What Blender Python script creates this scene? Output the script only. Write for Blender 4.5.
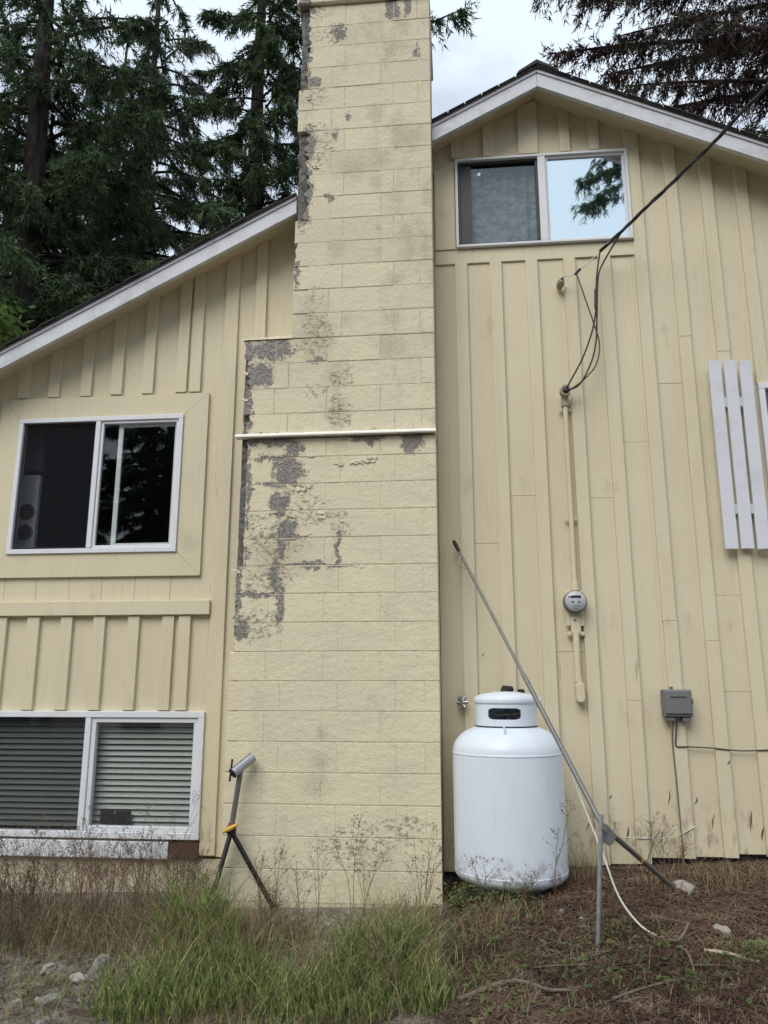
import bpy, math, random
import numpy as np
from mathutils import Matrix, Vector
random.seed(7); rng = np.random.default_rng(11)
for o in list(bpy.data.objects): bpy.data.objects.remove(o)
scene = bpy.context.scene
COL = scene.collection

# ------------------------------------------------------------------ camera
CAM = Vector((0.0, -5.82, 1.397))
PITCH, YAW = 0.2185, 0.0980
cd = bpy.data.cameras.new('camera'); cam = bpy.data.objects.new('camera', cd); COL.objects.link(cam)
fw = Vector((-math.sin(YAW)*math.cos(PITCH), math.cos(YAW)*math.cos(PITCH), math.sin(PITCH)))
rt = Vector((math.cos(YAW), math.sin(YAW), 0.0)); up = rt.cross(fw)
m = Matrix((rt, up, -fw)).transposed().to_4x4(); m.translation = CAM
cam.matrix_world = m
cd.sensor_fit = 'VERTICAL'; cd.sensor_height = 36.0; cd.lens = 36.0*770/1024
cd.clip_start = 0.05; cd.clip_end = 2000
scene.camera = cam
scene.render.resolution_x, scene.render.resolution_y = 768, 1024

# ------------------------------------------------------------------ sky, sun, exposure
SUN_EL, SUN_AZ = math.radians(46), math.radians(203)      # azimuth: from +y clockwise; behind and above the camera
world = bpy.data.worlds.new('World'); scene.world = world; world.use_nodes = True
wt = world.node_tree; wt.nodes.clear()
def wn(t, **k):
    n = wt.nodes.new(t)
    for a, b in k.items(): setattr(n, a, b)
    return n
sky = wn('ShaderNodeTexSky', sky_type='NISHITA', sun_disc=False, sun_elevation=SUN_EL, sun_rotation=SUN_AZ, air_density=1.0, dust_density=1.5, ozone_density=1.0)
tc = wn('ShaderNodeTexCoord'); mp = wn('ShaderNodeMapping'); mp.inputs['Scale'].default_value = (1.0, 1.0, 2.2)
wt.links.new(tc.outputs['Generated'], mp.inputs['Vector'])
cn = wn('ShaderNodeTexNoise'); cn.inputs['Scale'].default_value = 2.6; cn.inputs['Detail'].default_value = 7; cn.inputs['Roughness'].default_value = 0.55
wt.links.new(mp.outputs['Vector'], cn.inputs['Vector'])
cr = wn('ShaderNodeValToRGB'); cr.color_ramp.elements[0].position = 0.30; cr.color_ramp.elements[1].position = 0.56
cr.color_ramp.elements[0].color = (0.45, 0.45, 0.45, 1); cr.color_ramp.elements[1].color = (1, 1, 1, 1)
wt.links.new(cn.outputs['Fac'], cr.inputs['Fac'])
cm = wn('ShaderNodeMix', data_type='RGBA')
wt.links.new(cr.outputs['Color'], cm.inputs['Factor']); wt.links.new(sky.outputs['Color'], cm.inputs['A'])
cm.inputs['B'].default_value = (5.6, 6.3, 7.1, 1)
bg = wn('ShaderNodeBackground'); bg.inputs['Strength'].default_value = 0.11
wo = wn('ShaderNodeOutputWorld')
wt.links.new(cm.outputs['Result'], bg.inputs['Color']); wt.links.new(bg.outputs['Background'], wo.inputs['Surface'])
sl = bpy.data.lights.new('sun', 'SUN'); sl.energy = 1.5; sl.angle = math.radians(42); sl.color = (1.0, 0.96, 0.9)
so = bpy.data.objects.new('sun', sl); COL.objects.link(so)
sd = Vector((math.sin(SUN_AZ)*math.cos(SUN_EL), math.cos(SUN_AZ)*math.cos(SUN_EL), math.sin(SUN_EL)))
so.rotation_euler = sd.to_track_quat('Z', 'Y').to_euler(); so.location = sd*40
vs = scene.view_settings
vs.view_transform = 'Standard'; vs.look = 'None'; vs.gamma = 1.0; vs.exposure = 0.52; vs.use_curve_mapping = False

# ------------------------------------------------------------------ material helpers
class NT:
    def __init__(s, name):
        s.m = bpy.data.materials.new(name); s.m.use_nodes = True
        s.t = s.m.node_tree; s.t.nodes.clear()
        s.out = s.t.nodes.new('ShaderNodeOutputMaterial')
    def n(s, typ, props=None, **ins):
        nd = s.t.nodes.new('ShaderNode'+typ)
        for k, v in (props or {}).items(): setattr(nd, k, v)
        for k, v in ins.items():
            k = int(k[1:]) if k[0] == '_' and k[1:].isdigit() else k.replace('_', ' ')
            s.set(nd.inputs[k], v)
        return nd
    def set(s, sock, v):
        if hasattr(v, 'links') or isinstance(v, bpy.types.NodeSocket): s.t.links.new(v, sock)
        else:
            if isinstance(v, (tuple, list)) and len(v) == 3 and sock.type == 'RGBA': v = (*v, 1)
            sock.default_value = v
    def math(s, op, a, b=0.0, c=0.0, clamp=False):
        nd = s.n('Math', {'operation': op, 'use_clamp': clamp}); s.set(nd.inputs[0], a); s.set(nd.inputs[1], b); s.set(nd.inputs[2], c); return nd.outputs[0]
    def mix(s, f, a, b, blend='MIX'):
        nd = s.n('Mix', {'data_type': 'RGBA', 'blend_type': blend}); s.set(nd.inputs['Factor'], f); s.set(nd.inputs['A'], a); s.set(nd.inputs['B'], b); return nd.outputs['Result']
    def ramp(s, f, lo, hi, a=0.0, b=1.0):
        nd = s.n('MapRange', {'interpolation_type': 'SMOOTHSTEP'}); s.set(nd.inputs['Value'], f)
        for k, v in (('From Min', lo), ('From Max', hi), ('To Min', a), ('To Max', b)): s.set(nd.inputs[k], v)
        return nd.outputs['Result']
    def pos(s): return s.n('NewGeometry').outputs['Position']
    def vmap(s, v, scale): 
        nd = s.n('VectorMath', {'operation': 'MULTIPLY'}); s.set(nd.inputs[0], v); nd.inputs[1].default_value = scale; return nd.outputs[0]
    def noise(s, v, scale, detail=4.0, rough=0.55):
        nd = s.n('TexNoise'); s.set(nd.inputs['Vector'], v); nd.inputs['Scale'].default_value = scale; nd.inputs['Detail'].default_value = detail; nd.inputs['Roughness'].default_value = rough
        return nd
    def bump(s, h, strength=0.5, dist=0.01, normal=None):
        nd = s.n('Bump'); nd.inputs['Strength'].default_value = strength; nd.inputs['Distance'].default_value = dist; s.set(nd.inputs['Height'], h)
        if normal is not None: s.set(nd.inputs['Normal'], normal)
        return nd.outputs['Normal']
    def finish(s, color, rough=0.6, normal=None, metallic=0.0, spec=0.5):
        p = s.n('BsdfPrincipled'); s.set(p.inputs['Base Color'], color); s.set(p.inputs['Roughness'], rough); s.set(p.inputs['Metallic'], metallic); s.set(p.inputs['Specular IOR Level'], spec)
        if normal is not None: s.set(p.inputs['Normal'], normal)
        s.t.links.new(p.outputs[0], s.out.inputs['Surface']); return s.m

def spotfield(t, v, spots, grow=1.0):
    cur = None
    for (x, z, rx, rz) in spots:
        a = t.n('VectorMath', {'operation': 'SUBTRACT'}); t.set(a.inputs[0], v); a.inputs[1].default_value = (x, 0, z)
        b = t.n('VectorMath', {'operation': 'MULTIPLY'}); t.set(b.inputs[0], a.outputs[0]); b.inputs[1].default_value = (1/(grow*max(rx, .012)), 0, 1/(grow*max(rz, .012)))
        l = t.n('VectorMath', {'operation': 'LENGTH'}); t.set(l.inputs[0], b.outputs[0])
        cur = l.outputs['Value'] if cur is None else t.math('MINIMUM', cur, l.outputs['Value'])
    return cur

CREAM = (0.74, 0.68, 0.485)
def mat_cream_wood():
    t = NT('cream_painted_wood'); P = t.pos()
    st = t.noise(t.vmap(P, (26, 26, 1.3)), 1.0, 6, 0.6); big = t.noise(t.vmap(P, (1.2, 1.2, .8)), 1.0, 3)
    grain = t.noise(t.vmap(P, (140, 140, 5)), 1.0, 4); spk = t.noise(P, 60, 3)
    oi = t.n('ObjectInfo').outputs['Random']
    c = t.mix(t.ramp(big.outputs['Fac'], .35, .7), (0.69, 0.625, 0.445), (0.645, 0.582, 0.41))
    c = t.mix(t.ramp(st.outputs['Fac'], .48, .75, 0, .35), c, (0.55, 0.485, 0.345))
    c = t.mix(t.math('MULTIPLY', oi, .22), c, (0.61, 0.54, 0.39))
    wear = t.ramp(t.noise(t.vmap(P, (9, 9, 2.2)), 1.0, 8, .7).outputs['Fac'], .68, .76, 0, .55)
    c = t.mix(wear, c, (0.36, 0.31, 0.22))
    kn = t.ramp(t.noise(t.vmap(P, (5, 5, 3)), 1.0, 5, .6).outputs['Fac'], .60, .72, 0, .35)
    c = t.mix(kn, c, (0.44, 0.385, 0.27))
    crkw = t.math('MULTIPLY', t.ramp(t.noise(t.vmap(P, (38, 38, 1.6)), 1.0, 3, .5).outputs['Fac'], .70, .74), t.ramp(t.noise(P, 1.7, 2).outputs['Fac'], .5, .62))
    c = t.mix(t.math('MULTIPLY', crkw, .6), c, (0.16, 0.135, 0.10))
    # mud splash and flaking paint low on the boards
    z = t.n('SeparateXYZ', None, Vector=P).outputs['Z']
    low = t.math('MULTIPLY', t.ramp(z, .75, .2), t.ramp(t.noise(t.vmap(P, (14, 14, 5)), 1.0, 8, .7).outputs['Fac'], .5, .68))
    c = t.mix(low, c, (0.235, 0.18, 0.13))
    h = t.math('ADD', t.math('MULTIPLY', grain.outputs['Fac'], .6), t.math('ADD', t.math('MULTIPLY', st.outputs['Fac'], .9), t.math('MULTIPLY', spk.outputs['Fac'], .3)))
    return t.finish(c, 0.6, t.bump(h, .6, .007), spec=.3)
def mat_white(name, col, wear=.3):
    t = NT(name); P = t.pos(); n = t.noise(t.vmap(P, (5, 5, 7)), 1.0, 8, .68); g = t.noise(t.vmap(P, (20, 20, 60)), 1.0, 4)
    c = t.mix(t.ramp(n.outputs['Fac'], .45, .72, 0, wear), col, (0.30, 0.28, 0.25))
    return t.finish(c, .55, t.bump(t.math('ADD', g.outputs['Fac'], n.outputs['Fac']), .25, .004), spec=.35)
def mat_simple(name, col, rough=.6, metallic=0., var=.25, scale=12., bump=.2, dist=.003, spec=.5, dark=.5):
    t = NT(name); P = t.pos(); n = t.noise(P, scale, 6, .6)
    c = t.mix(t.ramp(n.outputs['Fac'], .35, .75, 0, var), col, tuple(x*dark for x in col))
    return t.finish(c, rough, t.bump(n.outputs['Fac'], bump, dist) if bump else None, metallic, spec)

GREY = [(-1.419,3.174,.159,.036),(-1.21,3.094,.041,.052),(-1.237,2.925,.078,.081),(-1.302,2.689,.047,.066),(-1.585,2.927,.04,.097),(-1.577,2.736,.039,.095),(-1.585,2.516,.032,.094),(-1.592,2.315,.043,.092),(-1.235,2.508,.05,.047),(-.657,3.176,.102,.032),(-.325,3.129,.052,.068),(-.209,3.193,.045,.014),(-1.59,3.904,.03,.076),(-1.398,3.904,.122,.065),(-1.493,3.694,.081,.069),(-1.585,3.544,.036,.159),(-1.582,3.335,.038,.078),(-1.279,1.931,.026,.103),(-1.569,1.773,.038,.06),(-1.207,6.953,.037,.096),(-1.198,6.554,.036,.083),(-1.212,6.349,.043,.093),(-1.119,6.29,.05,.032),(-.465,6.962,.035,.081),(-.342,6.971,.021,.067),(-.25,6.526,.012,.057),(-.829,5.934,.02,.032),(-.926,5.785,.014,.043),(-.966,5.193,.024,.019),(-1.171,5.687,.052,.118),(-1.173,5.34,.045,.115),(-.908,6.755,.043,.06),(-1.184,5.095,.044,.113),(-1.219,4.546,.017,.073),(-1.043,3.798,.045,.014),(-.865,2.36,.014,.09),(-1.0,2.22,.2,.013),(-1.25,2.43,.14,.013),(-1.33,2.14,.02,.09),(-1.29,2.40,.02,.09),(-1.60,2.1,.03,.1),(-1.6,1.95,.022,.08),(-1.6,3.1,.035,.1),(-1.35,3.03,.12,.014),(-1.45,2.02,.1,.013),(-1.3,2.83,.12,.014),(-1.22,6.75,.03,.1),(-1.2,7.02,.05,.05)]
ROUGH = [(-1.084,6.135,.07,.091),(-.988,6.762,.107,.076),(-1.042,5.677,.086,.176),(-1.135,6.988,.108,.075),(-1.048,4.094,.094,.096),(-1.061,4.341,.043,.071),(-1.045,3.921,.097,.086),(-.897,3.643,.039,.076),(-.817,3.656,.041,.085),(-1.055,3.549,.08,.05),(-.878,3.376,.071,.116),(-.852,2.515,.061,.093),(-1.299,2.34,.077,.092),(-1.461,2.1,.092,.09),(-1.476,2.529,.063,.078),(-1.294,2.142,.107,.076),(-1.10,2.62,.18,.10),(-1.36,2.42,.2,.12),(-1.2,2.77,.1,.06),(-1.45,1.8,.12,.1),(-.7,.35,.2,.1),(-.4,.45,.12,.08)]
STAIN = [(-.467,6.547,.059,.09),(-.597,5.954,.075,.088),(-.563,5.524,.094,.087),(-.597,5.317,.059,.086),(-.783,5.464,.136,.115),(-.343,5.719,.151,.116),(-.596,4.69,.026,.029),(-.572,4.906,.017,.074),(-.451,4.134,.064,.069),(-.91,4.745,.066,.073),(-.484,3.895,.095,.102),(-.97,.87,.06,.05),(-.989,.722,.09,.07),(-.966,1.061,.036,.042),(-.897,3.643,.08,.12),(-1.05,4.0,.12,.2),(-.878,3.37,.09,.12),(-1.3,2.3,.2,.16)]
def mat_block():
    t = NT('peeling_cream_painted_block'); P = t.pos()
    nz = t.noise(P, 13, 8, .68)
    w = t.n('VectorMath', {'operation': 'SUBTRACT'}); t.set(w.inputs[0], nz.outputs['Color']); w.inputs[1].default_value = (.5, .5, .5)
    w2 = t.n('VectorMath', {'operation': 'MULTIPLY_ADD'}); t.set(w2.inputs[0], w.outputs[0]); w2.inputs[1].default_value = (.17, 0, .17); t.set(w2.inputs[2], P)
    v = w2.outputs[0]
    g = spotfield(t, v, GREY, 1.22); r = spotfield(t, v, ROUGH, 1.35); s = spotfield(t, v, STAIN, 1.25)
    g = t.math('ADD', g, t.math('MULTIPLY', t.math('SUBTRACT', t.math('ADD', t.math('MULTIPLY', t.noise(P, 15, 9, .72).outputs['Fac'], .5), t.math('MULTIPLY', t.noise(P, 48, 6, .7).outputs['Fac'], .5)), .5), 4.2))
    r = t.math('ADD', r, t.math('MULTIPLY', t.math('SUBTRACT', nz.outputs['Fac'], .5), 1.8))
    peel = t.ramp(g, 1.08, 1.0); edge = t.ramp(g, 1.35, 1.0)
    rough = t.ramp(r, 1.15, .6); stain = t.ramp(s, 1.4, .1, 0, .42)
    fine = t.noise(P, 85, 6, .65); med = t.noise(P, 30, 6, .62); big = t.noise(t.vmap(P, (1.6, 1.6, 2.4)), 1.0, 5)
    oi = t.n('ObjectInfo').outputs['Random']
    z = t.n('SeparateXYZ', None, Vector=P).outputs['Z']
    c = t.mix(t.ramp(big.outputs['Fac'], .35, .7), CREAM, (0.695, 0.625, 0.455))
    c = t.mix(t.math('MULTIPLY', t.ramp(z, 3.0, 4.2), t.math('ADD', t.math('MULTIPLY', oi, .5), .15)), c, (0.60, 0.54, 0.405))
    c = t.mix(t.ramp(med.outputs['Fac'], .55, .75, 0, .3), c, (0.565, 0.50, 0.36))
    c = t.mix(t.math('MULTIPLY', stain, t.ramp(fine.outputs['Fac'], .3, .6)), c, (0.27, 0.215, 0.13))
    # soot and algae left in the pores of the upper blocks
    soot = t.math('MULTIPLY', t.ramp(t.noise(t.vmap(P, (3.2, 3.2, 2.0)), 1.0, 8, .72).outputs['Fac'], .50, .72), t.ramp(z, 2.4, 4.2, .25, .6))
    c = t.mix(soot, c, (0.36, 0.325, 0.25))
    crk = t.ramp(t.noise(t.vmap(P, (30, 30, 44)), 1.0, 9, .75).outputs['Fac'], .50, .66)
    c = t.mix(t.math('MULTIPLY', t.math('MULTIPLY', rough, crk), .75), c, (0.26, 0.22, 0.16))
    greyc = t.mix(t.ramp(fine.outputs['Fac'], .3, .7), (0.17, 0.155, 0.14), (0.41, 0.385, 0.35))
    pk = t.math('MULTIPLY', t.math('MULTIPLY', edge, t.ramp(t.noise(P, 36, 8, .75).outputs['Fac'], .57, .6)), .8)
    peel2 = t.math('MAXIMUM', peel, pk)
    rim = t.math('MULTIPLY', t.ramp(g, 1.32, 1.12), t.ramp(med.outputs['Fac'], .42, .55))
    c = t.mix(t.math('MULTIPLY', rim, .6), c, (0.80, 0.76, 0.63))
    c = t.mix(peel2, c, greyc)
    pit = t.ramp(t.noise(P, 26, 2).outputs['Fac'], .74, .78, 0, .5)
    c = t.mix(t.math('MULTIPLY', pit, t.ramp(z, 3.4, 5.0, .3, 1)), c, (0.22, 0.19, 0.15))
    h = t.math('ADD', t.math('MULTIPLY', fine.outputs['Fac'], .26), t.math('ADD', t.math('MULTIPLY', med.outputs['Fac'], .42), t.math('MULTIPLY', t.noise(t.vmap(P, (7, 7, 11)), 1.0, 4, .6).outputs['Fac'], .45)))
    h = t.math('ADD', h, t.math('MULTIPLY', rim, .25))
    h = t.math('SUBTRACT', h, t.math('MULTIPLY', peel2, .7))
    h = t.math('SUBTRACT', h, t.math('MULTIPLY', t.math('MULTIPLY', rough, crk), .35))
    return t.finish(c, .8, t.bump(h, .85, .017), spec=.2)
def mat_core():
    t = NT('weathered_grey_concrete'); P = t.pos(); n = t.noise(P, 24, 8, .7); f = t.noise(P, 90, 4)
    c = t.mix(t.ramp(n.outputs['Fac'], .35, .68), (0.10, 0.092, 0.085), (0.32, 0.30, 0.275))
    return t.finish(c, .9, t.bump(t.math('ADD', n.outputs['Fac'], t.math('MULTIPLY', f.outputs['Fac'], .4)), 1.0, .03), spec=.15)
def mat_mortar():
    t = NT('cream_painted_mortar'); P = t.pos(); n = t.noise(P, 30, 6, .7)
    c = t.mix(t.ramp(n.outputs['Fac'], .4, .65), (0.68, 0.605, 0.445), (0.50, 0.435, 0.32))
    return t.finish(c, .85, t.bump(n.outputs['Fac'], .6, .01), spec=.2)
def mat_foliage(name, cols, trans=.25, s1=.9, s2=9.0):
    t = NT(name); P = t.pos(); n = t.noise(P, s1, 3); f = t.noise(P, s2, 3)
    c = t.mix(t.ramp(n.outputs['Fac'], .38, .62), cols[0], cols[1]); c = t.mix(t.ramp(f.outputs['Fac'], .5, .7, 0, .8), c, cols[2])
    d = t.n('BsdfPrincipled'); t.set(d.inputs['Base Color'], c); d.inputs['Roughness'].default_value = .65; d.inputs['Specular IOR Level'].default_value = .25
    tr = t.n('BsdfTranslucent'); t.set(tr.inputs['Color'], c)
    mx = t.n('MixShader'); mx.inputs[0].default_value = trans; t.t.links.new(d.outputs[0], mx.inputs[1]); t.t.links.new(tr.outputs[0], mx.inputs[2])
    t.t.links.new(mx.outputs[0], t.out.inputs['Surface']); return t.m
def mat_bark():
    t = NT('conifer_bark'); P = t.pos(); n = t.noise(t.vmap(P, (9, 9, 1.6)), 1.0, 8, .7)
    c = t.mix(t.ramp(n.outputs['Fac'], .4, .65), (0.022, 0.019, 0.017), (0.065, 0.056, 0.05))
    return t.finish(c, .95, t.bump(n.outputs['Fac'], 1, .08), spec=.1)
def mat_glass(name, refl, tint=(0.93, 0.95, 0.94), gloss=(1, 1, 1), wavy=0.0):
    t = NT(name)
    tr = t.n('BsdfTransparent'); tr.inputs[0].default_value = (*tint, 1)
    gl = t.n('BsdfGlossy'); gl.inputs['Color'].default_value = (*gloss, 1); gl.inputs['Roughness'].default_value = .015
    if wavy: t.set(gl.inputs['Normal'], t.bump(t.noise(t.pos(), 5, 1).outputs['Fac'], wavy, .01))
    mx = t.n('MixShader')
    if refl is None:
        ge = t.n('NewGeometry'); dt = t.n('VectorMath', {'operation': 'DOT_PRODUCT'}); t.set(dt.inputs[0], ge.outputs['Normal']); t.set(dt.inputs[1], ge.outputs['Incoming'])
        sch = t.math('POWER', t.math('SUBTRACT', 1.0, t.math('ABSOLUTE', dt.outputs['Value'])), 5.0)
        t.t.links.new(t.math('ADD', t.math('MULTIPLY', sch, .95), .045, clamp=True), mx.inputs[0])
    else: mx.inputs[0].default_value = refl
    t.t.links.new(tr.outputs[0], mx.inputs[1]); t.t.links.new(gl.outputs[0], mx.inputs[2]); t.t.links.new(mx.outputs[0], t.out.inputs['Surface'])
    return t.m
def mat_screen():
    t = NT('insect_screen_mesh')
    tr = t.n('BsdfTransparent'); df = t.n('BsdfDiffuse'); df.inputs['Color'].default_value = (0.03, 0.032, 0.037, 1)
    mx = t.n('MixShader'); mx.inputs[0].default_value = .26
    t.t.links.new(tr.outputs[0], mx.inputs[1]); t.t.links.new(df.outputs[0], mx.inputs[2]); t.t.links.new(mx.outputs[0], t.out.inputs['Surface']); return t.m
def mat_ground():
    t = NT('dirt_and_needle_litter'); P = t.pos(); xyz = t.n('SeparateXYZ', None, Vector=P); x = xyz.outputs['X']; y = xyz.outputs['Y']
    n1 = t.noise(P, 1.3, 5, .6).outputs['Fac']; n2 = t.noise(P, 7, 8, .7).outputs['Fac']; n3 = t.noise(P, 45, 6, .7).outputs['Fac']
    lit = t.mix(t.ramp(n2, .38, .62), (0.055, 0.035, 0.027), (0.15, 0.098, 0.072)); lit = t.mix(t.ramp(n3, .5, .68), lit, (0.27, 0.21, 0.155))
    soil = t.mix(t.ramp(n2, .35, .65), (0.17, 0.145, 0.12), (0.38, 0.34, 0.29)); soil = t.mix(t.ramp(n3, .52, .7), soil, (0.44, 0.41, 0.36))
    f = t.ramp(t.math('ADD', x, t.math('MULTIPLY', n1, 1.6)), .9, .1)
    c = t.mix(f, lit, soil)
    moss = t.ramp(t.noise(P, 2.6, 5, .65).outputs['Fac'], .56, .66, 0, .55)
    c = t.mix(moss, c, (0.055, 0.065, 0.025))
    h = t.math('ADD', t.math('MULTIPLY', n2, .8), t.math('MULTIPLY', n3, .5))
    return t.finish(c, .95, t.bump(h, 1, .05), spec=.1)

M = {}
M['cream'] = mat_cream_wood()
M['fascia'] = mat_white('weathered_white_fascia_paint', (0.62, 0.635, 0.67), .5)
M['vinyl'] = mat_white('white_vinyl', (0.72, 0.74, 0.77), .12)
M['picket'] = mat_white('white_picket_paint', (0.66, 0.68, 0.72), .22)
M['ledge'] = mat_white('cream_white_ledge_paint', (0.86, 0.83, 0.75), .15)
M['block'] = mat_block(); M['core'] = mat_core(); M['mortar'] = mat_mortar()
M['bark'] = mat_bark()
M['fol'] = mat_foliage('dark_conifer_needles', ((0.028, 0.052, 0.024), (0.07, 0.115, 0.048), (0.11, 0.15, 0.065)))
M['folB'] = mat_foliage('grey_green_conifer_needles', ((0.038, 0.058, 0.034), (0.08, 0.11, 0.062), (0.12, 0.145, 0.09)))
M['folR'] = mat_foliage('bronzed_conifer_needles', ((0.055, 0.030, 0.028), (0.048, 0.055, 0.034), (0.11, 0.075, 0.06)))
M['folG'] = mat_foliage('fresh_green_leaves', ((0.06, 0.11, 0.025), (0.12, 0.18, 0.04), (0.16, 0.21, 0.06)), .4)
M['grassG'] = mat_foliage('green_grass_blades', ((0.10, 0.15, 0.04), (0.26, 0.31, 0.10), (0.48, 0.45, 0.24)), .22, 14.0, 55.0)
M['grassD'] = mat_foliage('dry_grass_blades', ((0.20, 0.14, 0.08), (0.38, 0.30, 0.185), (0.56, 0.49, 0.33)), .3, 14.0, 55.0)
M['weed'] = mat_foliage('dry_weed_stems', ((0.095, 0.062, 0.042), (0.16, 0.105, 0.07), (0.20, 0.15, 0.10)), .1)
M['litter'] = mat_foliage('fallen_needle_twigs', ((0.075, 0.043, 0.03), (0.17, 0.11, 0.075), (0.30, 0.225, 0.16)), .1)
M['weedG'] = mat_foliage('green_weed_leaves', ((0.06, 0.10, 0.03), (0.12, 0.17, 0.055), (0.2, 0.23, 0.09)), .3)
M['glass'] = mat_glass('clear_window_glass', None)
M['mirrorglass'] = mat_glass('reflective_window_glass', .72, gloss=(0.86, 0.96, 1.0), wavy=.04)
M['screenglass'] = mat_glass('screened_window_glass', .06, gloss=(0.85, 0.95, 1.0), wavy=.3)
M['screen'] = mat_screen()
M['ground'] = mat_ground()
M['shingle'] = mat_simple('dark_asphalt_shingle', (0.045, 0.043, 0.04), .9, var=.5, scale=30, bump=.6, dist=.01)
M['room'] = mat_simple('dim_room_wall', (0.16, 0.15, 0.14), .9, bump=0)
M['blind'] = mat_simple('blind_vinyl', (0.43, 0.45, 0.43), .5, bump=0, var=.1)
M['dark'] = mat_simple('dark_gasket', (0.02, 0.02, 0.022), .5, bump=0)
M['darkmetal'] = mat_simple('dark_oiled_steel', (0.028, 0.024, 0.022), .45, var=.5, scale=30, metallic=.3)
M['galv'] = mat_simple('galvanized_steel', (0.42, 0.43, 0.44), .38, metallic=.85, var=.5, scale=26)
M['greysteel'] = mat_simple('dull_grey_steel', (0.20, 0.20, 0.19), .5, metallic=.4, var=.4, scale=30)
M['orange'] = mat_simple('yellow_orange_plastic', (0.70, 0.40, 0.06), .45, var=.3, scale=20)
M['print'] = mat_simple('purple_brown_print', (0.14, 0.09, 0.13), .5, var=.7, scale=9, bump=0)
M['red'] = mat_simple('faded_red_paint', (0.35, 0.05, 0.03), .5, var=.4, scale=30)
M['boxgrey'] = mat_simple('grey_utility_plastic', (0.165, 0.17, 0.175), .55, var=.2, scale=8)
M['cable'] = mat_simple('black_cable_jacket', (0.018, 0.017, 0.016), .55, bump=0)
M['wirebrown'] = mat_simple('brown_wire_jacket', (0.07, 0.058, 0.045), .6, bump=0)
M['whitecable'] = mat_simple('off_white_cable', (0.60, 0.57, 0.50), .6, var=.3, scale=10, bump=0)
M['ceramic'] = mat_simple('dirty_insulator', (0.42, 0.36, 0.25), .5, var=.5, scale=30)
M['meterface'] = mat_simple('meter_face', (0.48, 0.50, 0.52), .3, bump=0, var=.1)
M['stone'] = mat_simple('grey_field_stone', (0.27, 0.26, 0.24), .9, var=.6, scale=14, bump=.8, dist=.02)
M['palestone'] = mat_simple('pale_broken_concrete', (0.36, 0.34, 0.30), .9, var=.5, scale=14, bump=.8, dist=.02)
M['dirtclod'] = mat_simple('dry_dirt_clod', (0.21, 0.175, 0.14), .95, var=.6, scale=25, bump=.9, dist=.02)
M['rust'] = mat_simple('rotten_brown_wood', (0.10, 0.052, 0.032), .9, var=.7, scale=18, bump=.9, dist=.015)
M['stick'] = mat_simple('grey_brown_stick', (0.17, 0.13, 0.10), .9, var=.6, scale=20, bump=.6, dist=.01)
M['brass'] = mat_simple('weathered_brass', (0.33, 0.30, 0.25), .45, metallic=.6, var=.6, scale=60)
def mat_reflection_sheet():  # mottled greys paint the cloud reflection of the gable window's left pane
    t = NT('painted_cloud_reflection'); P = t.pos(); n = t.noise(t.vmap(P, (13, 13, 24)), 1.0, 3)
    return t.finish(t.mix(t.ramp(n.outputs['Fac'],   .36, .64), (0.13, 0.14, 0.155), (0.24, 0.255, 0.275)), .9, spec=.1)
M['reflection_sheet'] = mat_reflection_sheet()
def mat_tank():
    t = NT('white_tank_enamel'); P = t.pos(); z = t.n('SeparateXYZ', None, Vector=P).outputs['Z']
    st = t.noise(t.vmap(P, (30, 30, 3)), 1.0, 6, .7).outputs['Fac']; n = t.noise(P, 16, 7, .7).outputs['Fac']
    c = t.mix(t.ramp(st, .52, .75, 0, .22), (0.72, 0.785, 0.865), (0.44, 0.47, 0.49))
    mud = t.math('MULTIPLY', t.ramp(z, .42, .14), t.ramp(n, .44, .66))
    c = t.mix(mud, c, (0.19, 0.155, 0.12))
    sc = t.ramp(t.noise(t.vmap(P, (40, 40, 14)), 1.0, 5, .7).outputs['Fac'], .71, .75, 0, .6)
    c = t.mix(sc, c, (0.27, 0.26, 0.25))
    return t.finish(c, .34, t.bump(t.noise(P, 5, 3).outputs['Fac'], .12, .01), spec=.45)
M['tank'] = mat_tank()

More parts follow.
